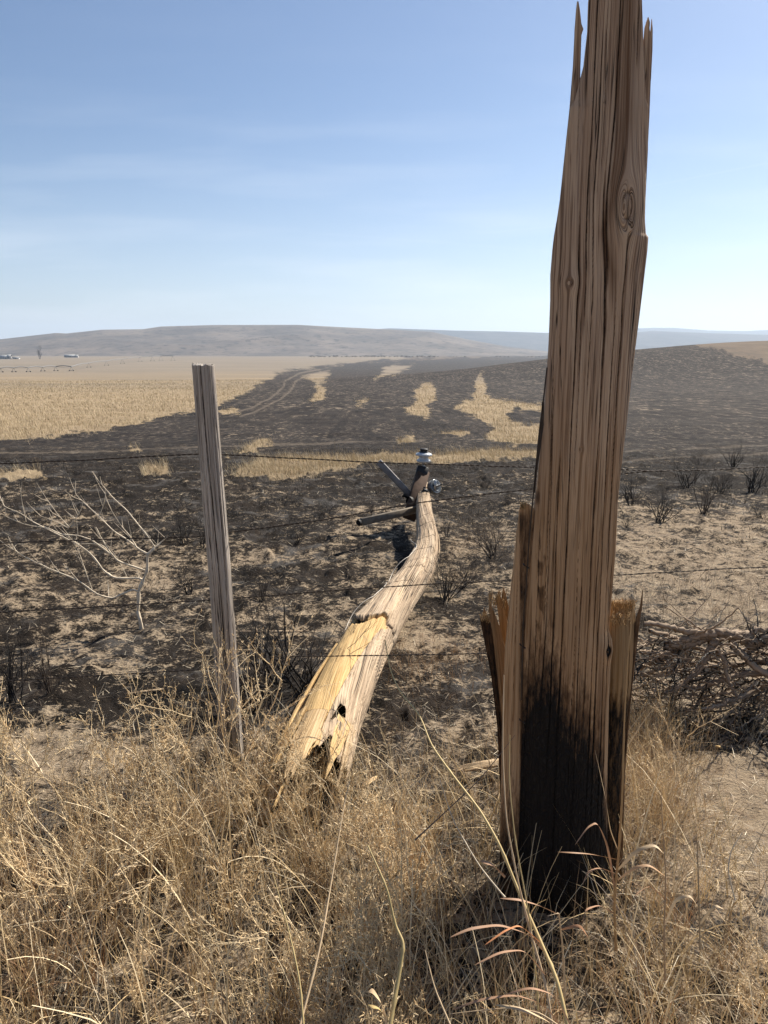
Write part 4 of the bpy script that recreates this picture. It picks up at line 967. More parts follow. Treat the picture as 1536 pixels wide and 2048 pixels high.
# loose wood
def chipobj(name, px_, py_, ln, w, az, label, fresh, seed, lift=.02, tilt=0.):
    g = gat(px_, py_); rs = np.random.default_rng(seed); n, m_ = 40, 14
    ss = np.linspace(-1, 1, n)[:, None]; ff = np.linspace(-1, 1, m_)[None]
    el = np.clip(1 - np.abs(ss + .2 * (fbm(ff * 3, ff * 0 + seed, 2, seed) - .5)) ** 3, .05, 1)
    y_ = ff * w / 2 * el; x_ = ss * ln / 2 * (1 + .12 * (fbm(ff * 6, ff * 0, 2, seed + 1) - .5)) + 0 * ff
    zt = w * .22 * (1 - ff ** 2) * el + .004 * (fbm(ff * 9, ss * 2, 3, seed) - .5); zb = -.004 - 0 * zt
    V = np.concatenate([np.stack([x_, y_, zt], -1), np.stack([x_, y_, zb + 0 * x_], -1)[:, ::-1]], 1)
    n2 = 2 * m_; i = np.arange(n - 1)[:, None] * n2; j = np.arange(n2)[None]; k = (j + 1) % n2
    f = np.stack([i + j, i + n2 + j, i + n2 + k, i + k], -1).reshape(-1, 4)
    caps = [[q, q + 1, n2 - 2 - q, n2 - 1 - q] for q in range(m_ - 1)]; caps += [[(n - 1) * n2 + a for a in c_[::-1]] for c_ in caps]
    N = n * n2; uv = np.stack([np.concatenate([y_, y_[:, ::-1] + .2], 1), np.concatenate([x_, x_[:, ::-1]], 1)], -1).reshape(-1, 2)
    o = mesh_np(name, V, np.vstack([f, caps]), M_FALL, None, True, {'fresh': np.full(N, fresh), 'char': np.zeros(N), 'brown': np.zeros(N)}, uv)
    o.location = (g.x, g.y, g.z + lift); o.rotation_euler = (0, tilt, az); return tag(o, label, 'wood fragment')
chipobj('wood_splinter', 965, 1552, .24, .05, .15, 'pale split wood fragment on the ground just left of the tall stump', .25, 301, .05, -.1)
chipobj('wood_splinter', 540, 1278, .42, .02, .02, 'thin grey lath lying on burned ground between the post and the fallen pole', 0, 302)
chipobj('wood_splinter', 1436, 1505, .05, .03, 1.1, 'small orange wood chip on bare sand at right', 1, 303, .015, .5)
chipobj('wood_splinter', 290, 1392, .18, .012, .3, 'thin pale stick on the burned ground left of the fence post', 0, 304)
chipobj('wood_splinter', 740, 1600, .16, .022, 1.2, 'pale wood sliver in the grass below the butt of the fallen pole', .6, 305, .08, .3)

# ------------------------------------------------------------------ far things
M_CROWNF = simple('far_scrub', C(.03, .03, .025), .9, 0, .3, .3)
rs = np.random.default_rng(12)
# windbreak of low dark trees
def far_tree(seed, hh, ww):
    r2 = np.random.default_rng(seed); N = 150
    p = r2.normal(size=(N, 3)) * np.array([ww * .33, ww * .33, hh * .22]) + np.array([0, 0, hh * .6]); sz = r2.uniform(.3, .8, N) * hh * .16
    n1_ = r2.normal(size=(N, 3)); n1_ /= np.linalg.norm(n1_, axis=1)[:, None]; a = np.cross(n1_, r2.normal(size=(N, 3))); a /= np.linalg.norm(a, axis=1)[:, None]; b = np.cross(n1_, a)
    V = np.stack([p - a * sz[:, None], p - b * sz[:, None], p + a * sz[:, None], p + b * sz[:, None]], 1).reshape(-1, 3)
    V[:, 2] = np.maximum(V[:, 2], .1)
    return V, np.arange(4 * N).reshape(-1, 4)
ft = []
for q in range(3):
    V, f = far_tree(400 + q, 5., 9.); o = mesh_np('windbreak_tree', V, f, M_CROWNF); COL.objects.unlink(o)
    tb = MB(); tb.tube([(0, 0, -.3), (.1, 0, 1.2), (0, .1, 2.6)], [.35, .28, .15], 6, (.05, .04, .03)); c_ = tb.build('trunk', M_CHAR, o); COL.objects.unlink(c_); ft.append((o, c_))
x = 622
while x < 1085:
    if not (885 < x < 905 or 930 < x < 990 or 1020 < x < 1050):
        g = gat(x, 714.5); a, b = ft[rs.integers(3)]; o = a.copy(); COL.objects.link(o); o.location = g; s_ = rs.uniform(.5, 1.05) * (1 if x < 870 else .6); o.scale = (s_ * 1.1, s_, s_); o.rotation_euler.z = rs.uniform(0, 6.28)
        tag(o, 'one of the low dark trees in the far windbreak across the valley', 'tree', 'far windbreak trees'); c_ = b.copy(); COL.objects.link(c_); c_.parent = o
    x += rs.uniform(5, 11)
# big bare cottonwood
g = gat(80, 718); mb = MB(); r2 = np.random.default_rng(31)
crown(mb, (0, 0, -1), .05, 1, 17, .7, 4, r2, .5, 4, .12, (.10, .09, .085), .12, 6, .4, 5)
crown(mb, (1, 0, -1), .25, 0, 15, .5, 4, r2, .5, 4, .12, (.10, .09, .085), .12, 6, .4, 5)
crown(mb, (-1, 0, -1), .3, 3, 14, .5, 4, r2, .5, 4, .12, (.10, .09, .085), .12, 6, .4, 5)
o = mb.build('bare_tree', M_TWIG); o.location = g; tag(o, 'tall bare tree on the far plain between the two farm buildings', 'tree')
def prism(name, w, d, h, roof, mat, parent, z0=0, x0=0, y0=0, over=.4):
    "gabled block: walls; ridge along x"
    V = [(-w / 2, -d / 2, 0), (w / 2, -d / 2, 0), (w / 2, d / 2, 0), (-w / 2, d / 2, 0), (-w / 2, -d / 2, h), (w / 2, -d / 2, h), (w / 2, d / 2, h), (-w / 2, d / 2, h), (-w / 2, 0, h + roof), (w / 2, 0, h + roof)]
    F4 = [(0, 1, 5, 4), (1, 2, 6, 5), (2, 3, 7, 6), (3, 0, 4, 7)]; F4 += [(4, 8, 7, 7), (5, 6, 9, 9)]
    o = mesh_np(name, np.array(V) + np.array([x0, y0, z0]), [list(q) for q in F4], mat, parent)
    return o
def roof_(w, d, h, rf, mat, parent, x0=0, y0=0, t_=.25, over=.6):
    V = []; 
    for (yy_, zz) in ((-d / 2 - over, h - rf * over / (d / 2)), (0, h + rf), (d / 2 + over, h - rf * over / (d / 2))):
        for xx in (-w / 2 - over, w / 2 + over):
            V.append((xx + x0, yy_ + y0, zz + .02)); V.append((xx + x0, yy_ + y0, zz + t_))
    F4 = [(1, 3, 7, 5), (5, 7, 11, 9), (0, 4, 6, 2), (4, 8, 10, 6), (0, 2, 3, 1), (8, 9, 11, 10), (0, 1, 5, 4), (4, 5, 9, 8), (2, 6, 7, 3), (6, 10, 11, 7)]
    return mesh_np('roof', V, [list(q) for q in F4], mat, parent)
def panel(name, cx_, cz_, w, h, y, mat, parent):
    mb = MB(); mb.box((cx_ - w / 2, y, cz_), (cx_ + w / 2, y, cz_), .3, h); return mb.build(name, mat, parent, False)
g = gat(140, 715); b = empty('farm_shed', g, 'long low grey farm building with white end, far right of the bare tree', 'farm building'); b.rotation_euler.z = .1
prism('wall', 26, 11, 4.5, 3, M_WALLG, b); roof_(26, 11, 4.5, 3, M_ROOF, b); prism('annex_wall', 9, 8, 4.2, 2.6, M_WALLW, b, x0=17.6, y0=-1); roof_(9, 8, 4.2, 2.6, M_ROOF, b, 17.6, -1)
for q in (-9, -3, 3): panel('window', q, 2.4, 1.8, 1.5, -5.6, M_GLASS, b)
panel('door', 9, 1.6, 3.2, 3.2, -5.6, M_WALLW, b); panel('window', 17.6, 2.2, 1.8, 1.6, -5.1, M_GLASS, b)
g = gat(12, 718); b = empty('farmhouse', g, 'farmhouse with pale metal roof at the far left edge of the plain', 'house')
prism('wall', 24, 12, 4, 5, M_WALLG, b); roof_(24, 12, 4, 5, M_ROOF, b); prism('gable_wall', 8, 8, 6, 4, M_WALLG, b, x0=10, y0=-3); roof_(8, 8, 6, 4, M_ROOF, b, 10, -3)
prism('garage_wall', 14, 8, 3, 1.8, M_WALLW, b, x0=24, y0=0); roof_(14, 8, 3, 1.8, M_ROOF, b, 24, 0)
for q in (-8, -3, 2): panel('window', q, 2.2, 1.6, 1.5, -6.1, M_GLASS, b)
panel('window', 10, 4, 1.6, 1.6, -7.1, M_GLASS, b); panel('door', 24, 1.4, 3, 2.6, -4.1, M_GLASS, b)
# centre pivot irrigation line
tw = [gat(a, b) for a, b in [(-60, 746), (2, 745), (28, 744.5), (57, 744), (86, 743), (112, 742), (143, 742), (178, 735), (213, 731), (245, 727), (280, 723), (305, 722), (322, 721), (346, 721)]]
b = empty('irrigation_pivot', tw[6], 'long wheeled irrigation pipeline stretching across the yellow field in the far left', 'irrigation system')
pm_ = MB(); top_ = []
for p in tw:
    hh = p.y * 8.5 / F; top_.append(Vector((p.x, p.y, p.z + hh)))
for q in range(len(tw) - 1):
    A2 = top_[q]; B2 = top_[q + 1]; nn = 8
    pm_.tube([A2.lerp(B2, u_ / nn) + Vector((0, 0, .9 * math.sin(math.pi * u_ / nn))) for u_ in range(nn + 1)], .45, 6, (.18, .18, .18))
    pm_.tube([A2.lerp(B2, u_ / nn) - Vector((0, 0, .9 * math.sin(math.pi * u_ / nn))) for u_ in range(nn + 1)], .10, 4, (.2, .2, .2))
rel(pm_.build('pipeline', M_TWIG), b)
for p, tp in zip(tw, top_):
    m2 = MB(); w_ = (tp.z - p.z) * .45
    for s_ in (-1, 1): m2.tube([tp, p + Vector((s_ * w_, 0, .3))], .14, 5, (.2, .2, .2)); m2.tube([p + Vector((s_ * w_ - .35, 0, .5)), p + Vector((s_ * w_ + .35, 0, .5))], .5, 10, (.04, .04, .04))
    m2.tube([p + Vector((-w_, 0, .5)), p + Vector((w_, 0, .5))], .12, 5, (.2, .2, .2)); rel(m2.build('drive_tower', M_TWIG), b)

# ------------------------------------------------------------------ ground cover (stuff)
def tints(N, cols, var=.15, r=rng):
    c = np.array(cols)[r.integers(0, len(cols), N)]; return c * (1 + var * r.standard_normal((N, 1))).clip(.5, 1.6)
def stuff(name, parts, mat, label, cat):
    V = np.vstack([p[0] for p in parts]); n = 0; Fs = []
    for p in parts: Fs.append(p[1] + n); n += len(p[0])
    Cc = np.vstack([p[2] for p in parts])
    print(name, len(V)); return tag(mesh_np(name, V, np.vstack(Fs), mat, None, False, {'tint': Cc}), label, cat, kind='stuff')
STR = [(.64, .49, .28), (.52, .38, .20), (.38, .28, .165), (.70, .57, .39), (.24, .165, .10), (.46, .31, .17)]
GRY = [(.48, .41, .30), (.30, .245, .18), (.62, .54, .41), (.18, .135, .10)]
def in_pole(x, y): return np.hypot(x - .5, y - 1.9) < .16
def density(x, y):
    "roadside straw: full near the camera, fading past the fence; bare sand at right"
    edge = 2.25 + .25 * (fbm(x * 1.5 + 9, y * 1.5, 2, 55) - .5) * 2
    edge = edge + np.interp(x, [-2, -1.2, -.8, -.4, 0, .4, .7, 1.0, 1.4, 2], [.25, .15, .25, .25, .05, .1, .3, .15, -.35, -.5])
    d = 1 - sstep(edge - .35, edge + .25, y)
    bare = 1.1 * np.exp(-((x - 1.40) / .45) ** 2 - ((y - 2.25) / .6) ** 2) + .95 * np.exp(-((x - 1.30) / .32) ** 2 - ((y - 1.75) / .3) ** 2) + .8 * np.exp(-((x + 1.5) / .5) ** 2 - ((y - 2.55) / .22) ** 2)
    bare = bare + .75 * np.exp(-((x - .47) / .20) ** 2 - ((y - 1.66) / .16) ** 2)
    return np.clip(d * (1 - 1.1 * bare), 0, 1)
def scatter(N, x0, x1, y0, y1, dens):
    x = rng.uniform(x0, x1, N); y = rng.uniform(y0, y1, N); k = rng.random(N) < dens(x, y); x, y = x[k], y[k]
    k = ~in_pole(x, y); x, y = x[k], y[k]; return np.stack([x, y, height(x, y) - .01], -1)
P = []
b = scatter(12000, -2.1, 2.1, .55, 2.9, lambda x, y: density(x, y) * (.35 + 1.1 * fbm(x * 3, y * 3, 2, 56)))
N = len(b); hg = rng.uniform(.14, .42, N) * (.7 + .6 * fbm(b[:, 0] * 2, b[:, 1] * 2, 2, 57)) * np.interp(b[:, 0], [-.6, .3, .8, 1.3], [1, .95, .8, .6])
azb = rng.normal(2.3, 1.3, N); azb = np.where(b[:, 0] > .7, rng.normal(2.7, .6, N), azb)
P.append(ribbons(b, hg, np.abs(rng.normal(.25, .28, N)) + np.where(b[:, 0] > .7, .35, 0), azb, rng.uniform(.0014, .0040, N), 4, 1.1, .5, None, tints(N, STR + GRY)))
# matted litter lying flat
b = scatter(8500, -2.1, 2.1, .55, 3.0, lambda x, y: density(x, y) * .95); N = len(b); b[:, 2] += rng.uniform(0, .05, N)
P.append(ribbons(b, rng.uniform(.05, .22, N), rng.uniform(1.1, 1.6, N), rng.uniform(0, 6.28, N), rng.uniform(.0012, .0035, N), 3, .15, .6, None, tints(N, GRY + STR[:3])))
# fine hair grass in tufts
tf = scatter(520, -2.0, 1.9, .7, 2.7, lambda x, y: density(x, y)); M_ = len(tf); per = 26
b = np.repeat(tf, per, 0) + np.concatenate([rng.normal(0, .014, (M_ * per, 2)), np.zeros((M_ * per, 1))], 1); N = len(b)
th_ = np.repeat(rng.uniform(.16, .40, M_), per) * rng.uniform(.6, 1.1, N); taz = rng.uniform(0, 6.28, N)
tc_ = np.repeat(tints(M_, STR + [(.40, .23, .12), (.44, .30, .17)]), per, 0) * (1 + .1 * rng.standard_normal((N, 1)))
P.append(ribbons(b, th_, np.abs(rng.normal(.12, .22, N)), taz, rng.uniform(.0010, .0026, N), 5, 1.6, .4, None, tc_))
# coarse pale stems standing above the rest
b = scatter(2600, -2.1, 2.0, .6, 2.6, lambda x, y: density(x, y)); N = len(b)
P.append(ribbons(b, rng.uniform(.18, .46, N), np.abs(rng.normal(.18, .25, N)), rng.uniform(0, 6.28, N), rng.uniform(.0028, .0055, N), 6, .9, .25, None, tints(N, [(.78, .64, .43), (.70, .55, .34), (.60, .44, .24)]), .35))
stuff('dry_grass', P, M_STRAW, 'tangle of dead straw coloured roadside grass filling the foreground', 'grass')

# sparse survivors beyond the fence: patches with pale and reddish wisps
P = []
for (px_, py_, sx_, sy_, n_, hh, cols) in [(850, 1330, .30, .25, 900, .10, [(.42, .27, .14), (.36, .22, .12)]), (900, 1540, .3, .25, 900, .14, STR), (1350, 1180, .55, .4, 500, .20, GRY + [(.12, .09, .07)]), (1380, 1235, .6, .3, 420, .22, GRY + [(.12, .09, .07)]), (960, 1090, .4, .5, 500, .14, [(.30, .20, .12)]), (1420, 1475, .5, .12, 800, .12, STR + GRY), (930, 1050, .5, .4, 260, .16, [(.32, .24, .15)]), (1285, 1480, .12, .2, 900, .28, STR), (1300, 1620, .12, .2, 1100, .26, STR), (620, 1590, .25, .1, 300, .25, STR), (1440, 1960, .3, .3, 900, .12, STR)]:
    g = gat(px_, py_); x = g.x + rng.normal(0, sx_, n_) * .8; y = g.y + rng.normal(0, sy_, n_) * .8; k = ~in_pole(x, y); x, y = x[k], y[k]; b = np.stack([x, y, height(x, y) - .005], -1); N = len(b)
    P.append(ribbons(b, rng.uniform(.4, 1.2, N) * hh, np.abs(rng.normal(.3, .35, N)), rng.uniform(0, 6.28, N), rng.uniform(.001, .0022, N), 4, .9, .5, None, tints(N, cols)))
stuff('dry_grass', P, M_STRAW, 'sparse wisps of surviving grass scattered on the scorched soil beyond the fence', 'grass')

# charred stubble
P = []
def cdens(x, y):
    return (sstep(.42, .60, fbm(x * 1.6, y * 1.6, 3, 58)) * .9 + .15) * sstep(2.1, 2.7, y + .15 * np.sin(x * 5)) * (1 - .45 * sstep(.9, 2, x))
NN = 5200; yy_ = 2.1 * (13 / 2.1) ** rng.random(NN); xx_ = yy_ * rng.uniform(-.62, .62, NN); k = rng.random(NN) < cdens(xx_, yy_); xx_, yy_ = xx_[k], yy_[k]; M_ = len(xx_)
tb = np.stack([xx_, yy_, height(xx_, yy_) - .005], -1); per = 16; sc_ = np.repeat(np.clip(yy_ / 5, .55, 1.5), per)
b = np.repeat(tb, per, 0); N = len(b); b[:, :2] += rng.normal(0, .022, (N, 2)) * sc_[:, None]
P.append(ribbons(b, rng.uniform(.012, .05, N) * sc_, np.abs(rng.normal(.7, .4, N)), rng.uniform(0, 6.28, N), rng.uniform(.002, .0045, N) * sc_, 2, .5, .3, None, tints(N, [(.02, .017, .015), (.035, .028, .023), (.05, .038, .03)])))
# scattered straw bits and black flecks lying about
NN = 16000; yy_ = 2.0 * (9 / 2.0) ** rng.random(NN); xx_ = yy_ * rng.uniform(-.62, .62, NN); b = np.stack([xx_, yy_, height(xx_, yy_) + .002], -1)
P.append(ribbons(b, rng.uniform(.02, .10, NN), rng.uniform(1.25, 1.6, NN), rng.uniform(0, 6.28, NN), rng.uniform(.0012, .003, NN) * np.clip(yy_ / 4, 1, 2), 2, .05, .5, None, np.where(rng.random((NN, 1)) < .6, tints(NN, [(.03, .025, .02)]), tints(NN, GRY))))
stuff('charred_stubble', P, M_CHAR, 'short black tufts of burned grass and straw bits on the sandy soil', 'burned stubble')

# standing grass on the unburned patches
P = []
NN = 420000; yy_ = 9 * (320 / 9) ** rng.random(NN); xx_ = yy_ * rng.uniform(-.60, .36, NN); uu = unburned(xx_, yy_)
k = uu + rng.normal(0, 3.5, NN) > .5; xx_, yy_ = xx_[k], yy_[k]; k = rng.random(len(xx_)) < np.where(yy_ < 30, .8, .55) ; xx_, yy_ = xx_[k], yy_[k]
k = rng.random(len(xx_)) < .25 + 1.3 * sstep(.3, .6, fbm(xx_ * .8, yy_ * .5, 3, 59)); xx_, yy_ = xx_[k], yy_[k]
b = np.stack([xx_, yy_, height(xx_, yy_) - .01], -1); N = len(b); sc_ = np.clip(yy_ / 26, .45, 9)
P.append(ribbons(b, rng.uniform(.06, .24, N) * sc_ ** .3 * (.4 + 1.1 * fbm(xx_ * 1.5, yy_ * .7, 2, 60)), np.abs(rng.normal(.25, .2, N)), rng.normal(2.8, 1., N), rng.uniform(.006, .013, N) * sc_, 2, .5, .2, None, tints(N, [(.48, .37, .22), (.38, .285, .165), (.54, .43, .27)], .18)))
stuff('prairie_grass', P, M_STRAW, 'pale standing prairie grass on the unburned patches of the field', 'grass')

# ------------------------------------------------------------------ dry weeds
def weed(name, seed, hh, nst, dens=1.):
    rs = np.random.default_rng(seed); mb = MB(); tips = []
    def br(p, d, L0, r0, depth):
        P_ = [Vector(p)]; nn = 5; d = Vector(d)
        for q in range(nn):
            d = (d + Vector((rs.normal(), rs.normal(), rs.normal())) * .13 + Vector((0, 0, .06))).normalized(); P_.append(P_[-1] + d * L0 / nn)
            if depth and q > 0:
                for _ in range(2 if rs.random() < .5 * dens else 1):
                    o = d.orthogonal().normalized(); o.rotate(Matrix.Rotation(rs.uniform(0, 6.28), 3, d)); br(P_[-1], (d + o * rs.uniform(.5, 1.1)).normalized(), L0 * rs.uniform(.3, .55), r0 * .6, depth - 1)
            if depth < 2: tips.append((P_[-1].copy(), d.copy()))
        mb.tube(P_, np.linspace(r0, r0 * .45, nn + 1), 4 if depth else 3, np.array((.76, .60, .38)) * rs.uniform(.75, 1.1), cap=False)
    for q in range(nst):
        a = rs.uniform(0, 6.28); l_ = rs.uniform(.05, .55); br((rs.normal() * .012, rs.normal() * .012, -.02), (math.sin(l_) * math.cos(a), math.sin(l_) * math.sin(a), math.cos(l_)), hh * rs.uniform(.6, 1), .0028, 2)
    o = mb.build(name, M_STRAW)
    T = tips; N = len(T) * 2; b = np.array([tuple(p) for p, d in T for _ in range(2)]); dd = np.array([tuple(d) for p, d in T for _ in range(2)])
    b = b + rs.normal(0, .003, b.shape); az = np.arctan2(dd[:, 1], dd[:, 0]) + rs.normal(0, .9, N); le = np.arccos(np.clip(dd[:, 2], -1, 1)) + rs.normal(0, .5, N)
    V, f, c = ribbons(b, rs.uniform(.005, .015, N), le, az, rs.uniform(.0014, .0034, N), 2, .3, .2, None, tints(N, [(.62, .46, .26), (.48, .33, .17), (.70, .55, .34)], .18, rs), .3)
    mb.add(V, f, c); bpy.data.objects.remove(o); return mb.build(name, M_STRAW, None, False)
WP = [weed('dry_weed', 500 + q, [.40, .46, .36, .50, .42, .34][q], [3, 2, 4, 2, 3, 5][q]) for q in range(6)]
for a in WP: COL.objects.unlink(a)
def put_weed(px_, py_, hp, kd, label, group='dry weeds along the fence'):
    g = gat(px_, py_) if isinstance(px_, int) else Vector((px_, py_, hz(px_, py_)))
    o = WP[kd % 6].copy(); o.name = 'dry_weed'; COL.objects.link(o)
    sc = hp / F * math.hypot(g.y, 1.2) / .42 if hp > 5 else hp
    o.location = g; o.scale = (sc, sc, sc); o.rotation_euler = (rng.normal(0, .12), rng.normal(0, .12), rng.uniform(0, 6.28)); return tag(o, label, 'weed', group)
for (px_, py_, hp, kd, lb) in [
 (60, 1660, 300, 1, 'tall straw weed at the left edge, rising above the others'), (130, 1600, 240, 0, 'straw weed at left below the black stems'), (35, 1760, 260, 4, 'bushy straw weed at the left edge in the lower part'),
 (250, 1640, 260, 2, 'straw weed midway between the left edge and the fence post'), (330, 1600, 240, 3, 'thin tall straw weed left of the foot of the fence post'), (400, 1560, 230, 1, 'pale branching weed directly left of the foot of the fence post'),
 (440, 1590, 260, 3, 'pale branching weed in front of the foot of the fence post'), (490, 1600, 230, 0, 'pale weed reaching right from the foot of the fence post'), (530, 1680, 230, 5, 'bushy weed left of the butt of the fallen pole'),
 (610, 1700, 190, 4, 'small weed in front of the butt of the fallen pole'), (370, 1760, 280, 5, 'dense weed in the lower left below the fence post'), (200, 1800, 280, 0, 'straggly weed in the lower left'),
 (700, 1640, 150, 2, 'small weed right of the butt of the fallen pole'), (470, 1850, 260, 2, 'weed low in the picture below the butt of the fallen pole'), (1340, 1700, 200, 3, 'thin weed right of the black foot of the stump'), (1470, 1850, 220, 1, 'thin weed at the lower right edge')]:
    put_weed(px_, py_, hp, kd, lb)
for q in range(46):
    x = rng.uniform(-1.75, .15) if q < 38 else rng.uniform(.8, 1.7); y = rng.uniform(1.05, 2.45) if x < .8 else rng.uniform(1.0, 1.5)
    if float(density(np.array([x]), np.array([y]))[0]) < .3: continue
    put_weed(float(x), float(y), float(rng.uniform(.55, .95)), int(rng.integers(6)), 'one of the dry branching weeds woven into the roadside grass', 'dry weeds in the roadside grass')

# ------------------------------------------------------------------ large foreground stalks with leaves
def stalk(pts, r0, leaves, label, name='grass_stalk', col=(.50, .36, .16), rest=None):
    "pts: (px,py,depth) from foot to tip; leaves: lists of (px,py,depth), width, colour"
    P_ = np.array([tuple(onY(*p)) for p in pts]); n = len(P_); s_ = np.linspace(0, n - 1, (n - 1) * 8 + 1)
    Q = np.stack([np.interp(s_, np.arange(n), P_[:, k]) for k in range(3)], -1)
    for _ in range(6): Q[1:-1] = (Q[:-2] + Q[1:-1] * 2 + Q[2:]) / 4
    mb = MB(); r_ = np.linspace(r0, r0 * .3, len(Q)); r_[::max(6, len(Q) // 5)] *= 1.35
    mb.tube(Q, r_, 7, col); o = mb.build(name, M_STRAW); origin_to(o, P_[0])
    for (lp_, w, c_) in leaves:
        L_ = np.array([tuple(onY(*p)) for p in lp_]); n = len(L_); s_ = np.linspace(0, n - 1, (n - 1) * 8 + 1)
        Q = np.stack([np.interp(s_, np.arange(n), L_[:, k]) for k in range(3)], -1)
        for _ in range(6): Q[1:-1] = (Q[:-2] + Q[1:-1] * 2 + Q[2:]) / 4
        T2 = np.gradient(Q, axis=0); T2 /= np.linalg.norm(T2, axis=1)[:, None]; sd2 = np.cross(T2, [0.35, 1, .1]); sd2 /= np.linalg.norm(sd2, axis=1)[:, None]
        t_ = np.linspace(0, 1, len(Q)); wd = w * np.sin(np.clip(t_ * .9 + .1, 0, 1) * math.pi) ** .6 / 2 + .0002
        tw_ = t_ * 2.2; nn = np.cross(sd2, T2); S3 = sd2 * np.cos(tw_)[:, None] + nn * np.sin(tw_)[:, None]; fold = nn * (wd * .35)[:, None]
        V = np.stack([Q - S3 * wd[:, None] + fold, Q, Q + S3 * wd[:, None] + fold], 1).reshape(-1, 3); k = np.arange(len(Q) - 1)[:, None] * 3
        f = np.concatenate([np.concatenate([k, k + 1, k + 4, k + 3], 1), np.concatenate([k + 1, k + 2, k + 5, k + 4], 1)])
        cc = np.broadcast_to(np.array(c_), (len(V), 3)) * (1 + .12 * vn(np.repeat(t_, 3) * 9, np.repeat(t_, 3) * 0 + w * 999, 4))[:, None]
        lf_ = mesh_np('leaf', V, f, M_STRAW, None, True, {'tint': cc}); rel(lf_, o)
    return tag(o, label, 'grass stalk')
RD = (.36, .215, .135); TN = (.58, .43, .27); YL = (.55, .42, .20)
stalk([(775, 2090, .78), (782, 2040, .80), (800, 1940, .84), (808, 1886, .86), (790, 1850, .88), (775, 1780, .9), (758, 1740, .92), (735, 1690, .95)], .0032,
      [([(775, 2060, .8), (765, 2010, .8), (745, 1982, .79), (735, 1985, .78)], .006, TN), ([(778, 2045, .8), (760, 2020, .8), (735, 2010, .79)], .004, YL)],
      'thick yellow bent stalk with a pinched joint at the bottom centre', col=YL)
stalk([(1142, 2110, .84), (1135, 2048, .86), (1115, 1960, .9), (1080, 1880, .95), (1040, 1790, 1.0), (1000, 1690, 1.05), (960, 1620, 1.1), (905, 1550, 1.17), (862, 1490, 1.24), (840, 1430, 1.3), (800, 1385, 1.36), (780, 1340, 1.42), (770, 1280, 1.46)], .0032,
      [([(1010, 1755, 1.02), (985, 1730, 1.03), (960, 1722, 1.04)], .008, RD), ([(1085, 1900, .93), (1060, 1870, .92), (1000, 1850, .90), (940, 1858, .89), (900, 1875, .88)], .005, RD),
       ([(1080, 1885, .93), (1040, 1850, .9), (1010, 1862, .89), (970, 1890, .88)], .004, (.5, .22, .1))], 'long yellow grass stalk arching up left from before the stump towards the fallen pole', col=YL)
stalk([(1110, 2100, .86), (1095, 1980, .9), (1060, 1860, .95), (1035, 1760, .98), (1012, 1640, 1.02), (1005, 1500, 1.08), (1008, 1350, 1.14)], .0022,
      [([(1090, 1950, .9), (1050, 1900, .88), (1000, 1905, .87), (950, 1930, .86)], .004, RD)], 'thin pale stalk rising along the left edge of the black foot of the stump', col=TN)
stalk([(1080, 2100, .9), (1075, 1990, .92), (1062, 1850, .95), (1030, 1680, 1.0), (1018, 1560, 1.04), (1020, 1470, 1.08)], .0016, [], 'thin straw stalk crossing the left side of the blackened stump', col=YL)
stalk([(1130, 1990, 1.0), (1126, 1900, 1.0), (1118, 1830, 1.0), (1117, 1826, 1.0), (1095, 1832, .99)], .0018,
      [([(1118, 1830, 1.), (1080, 1812, .99), (1040, 1800, .98), (1000, 1797, .97)], .004, RD), ([(1122, 1860, 1.), (1160, 1850, 1.0), (1180, 1880, 1.0)], .004, (.42, .22, .12))], 'broken stalk with a hooked pale tip in front of the foot of the stump', col=TN)
stalk([(1232, 1900, 1.5), (1228, 1800, 1.5), (1238, 1700, 1.5), (1245, 1580, 1.5), (1248, 1450, 1.52), (1256, 1300, 1.54), (1268, 1200, 1.56)], .0034,
      [([(1230, 1780, 1.5), (1215, 1690, 1.48), (1195, 1645, 1.47), (1175, 1655, 1.46), (1150, 1690, 1.45)], .007, RD), ([(1235, 1750, 1.5), (1200, 1735, 1.48), (1175, 1745, 1.46), (1165, 1770, 1.45)], .006, RD),
       ([(1238, 1720, 1.5), (1180, 1708, 1.48), (1115, 1704, 1.46)], .004, (.35, .2, .11)), ([(1232, 1830, 1.5), (1200, 1810, 1.48), (1170, 1820, 1.46), (1165, 1850, 1.45)], .006, RD),
       ([(1236, 1740, 1.5), (1275, 1700, 1.5), (1310, 1690, 1.5), (1330, 1710, 1.48)], .008, TN), ([(1236, 1760, 1.5), (1270, 1735, 1.5), (1300, 1730, 1.5), (1340, 1760, 1.5)], .006, (.48, .3, .17)),
       ([(1236, 1700, 1.5), (1220, 1660, 1.49), (1212, 1600, 1.48), (1190, 1500, 1.46)], .003, TN)], 'tall reddish grass plant with curling leaves against the right side of the stump', col=(.46, .29, .14))
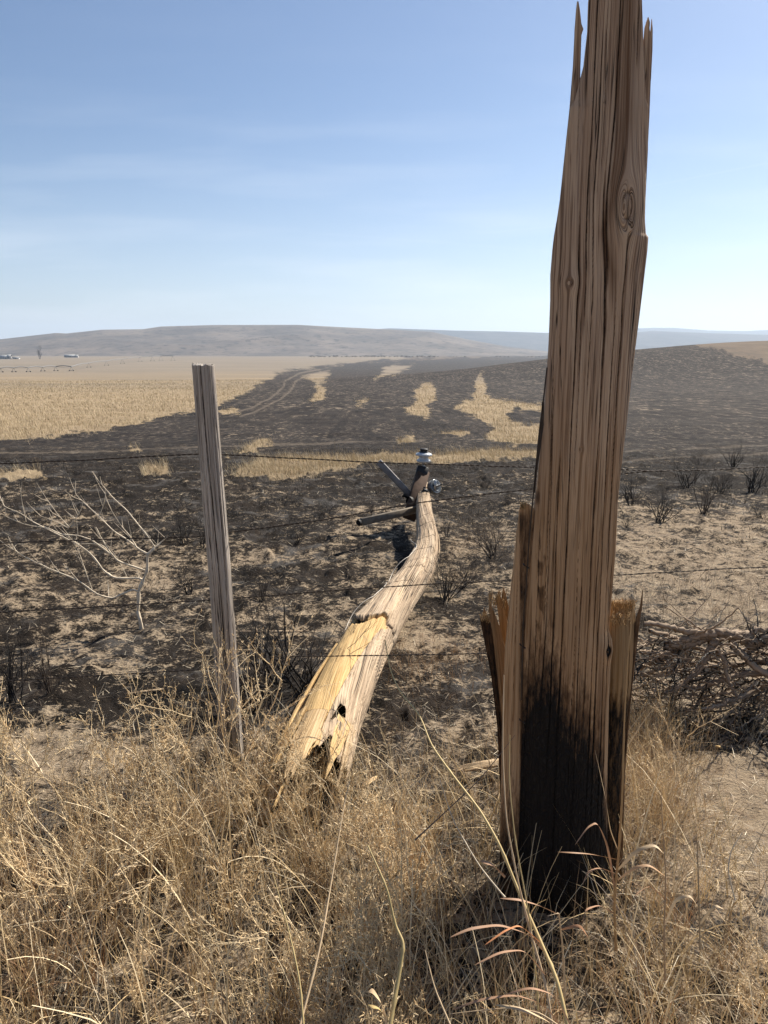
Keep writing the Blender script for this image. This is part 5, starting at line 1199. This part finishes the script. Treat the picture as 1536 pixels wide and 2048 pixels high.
stalk([(1330, 1960, 1.35), (1328, 1860, 1.36), (1332, 1750, 1.38), (1325, 1650, 1.4), (1322, 1580, 1.42)], .0022,
      [([(1330, 1850, 1.36), (1350, 1800, 1.36), (1380, 1790, 1.35), (1400, 1820, 1.34)], .006, TN), ([(1331, 1800, 1.37), (1300, 1770, 1.36), (1270, 1790, 1.35), (1262, 1820, 1.34)], .005, RD)], 'reddish stalk with leaves right of the stump foot', col=(.42, .29, .18))
stalk([(1400, 1900, 1.3), (1398, 1800, 1.32), (1395, 1700, 1.35), (1392, 1660, 1.36)], .002, [([(1399, 1850, 1.31), (1430, 1810, 1.3), (1450, 1820, 1.3)], .005, TN)], 'short reddish stalk near the bare sand at right', col=(.46, .33, .2))
stalk([(1150, 2100, .80), (1130, 2060, .82), (1080, 2025, .84), (1020, 2015, .85), (950, 2022, .86), (900, 2028, .87)], .0014,
      [([(1140, 2080, .81), (1090, 2010, .83), (1030, 1990, .84), (960, 2000, .85), (905, 2020, .86)], .005, RD), ([(1150, 2090, .8), (1100, 2045, .82), (1040, 2018, .83), (990, 2010, .84)], .006, TN), ([(1150, 2070, .8), (1110, 1990, .83), (1060, 1975, .84), (1010, 1990, .85)], .004, RD)],
      'drooping reddish grass blades at the bottom right of centre', col=TN)
for (pts, lb, c_) in [([(905, 2060, .95), (870, 1980, 1.0), (850, 1900, 1.05)], 'thin grey straw at the bottom centre right of the pinched stalk', TN), ([(1470, 1800, 1.5), (1455, 1740, 1.52), (1462, 1700, 1.54), (1485, 1665, 1.56)], 'pale forked twig on the sand at the right edge', (.6, .52, .4)),
                     ([(610, 2090, .85), (600, 1960, .9), (575, 1850, .95), (545, 1745, 1.0)], 'straight yellow straw rising at the bottom left of centre', YL), ([(590, 2090, .85), (640, 1900, .95), (665, 1750, 1.05), (690, 1600, 1.15), (700, 1560, 1.2)], 'tall pale straw leaning right below the butt of the fallen pole', TN),
                     ([(1010, 1795, 1.3), (960, 1735, 1.35), (905, 1640, 1.45), (880, 1560, 1.55)], 'pale bleached twig left of the stump foot', (.6, .5, .37)), ([(830, 1680, 1.6), (960, 1560, 1.62), (1030, 1470, 1.65)], 'dark thin twig slanting up to the left side of the stump', (.14, .10, .08))]:
    stalk(pts, .0018, [], lb, col=c_)
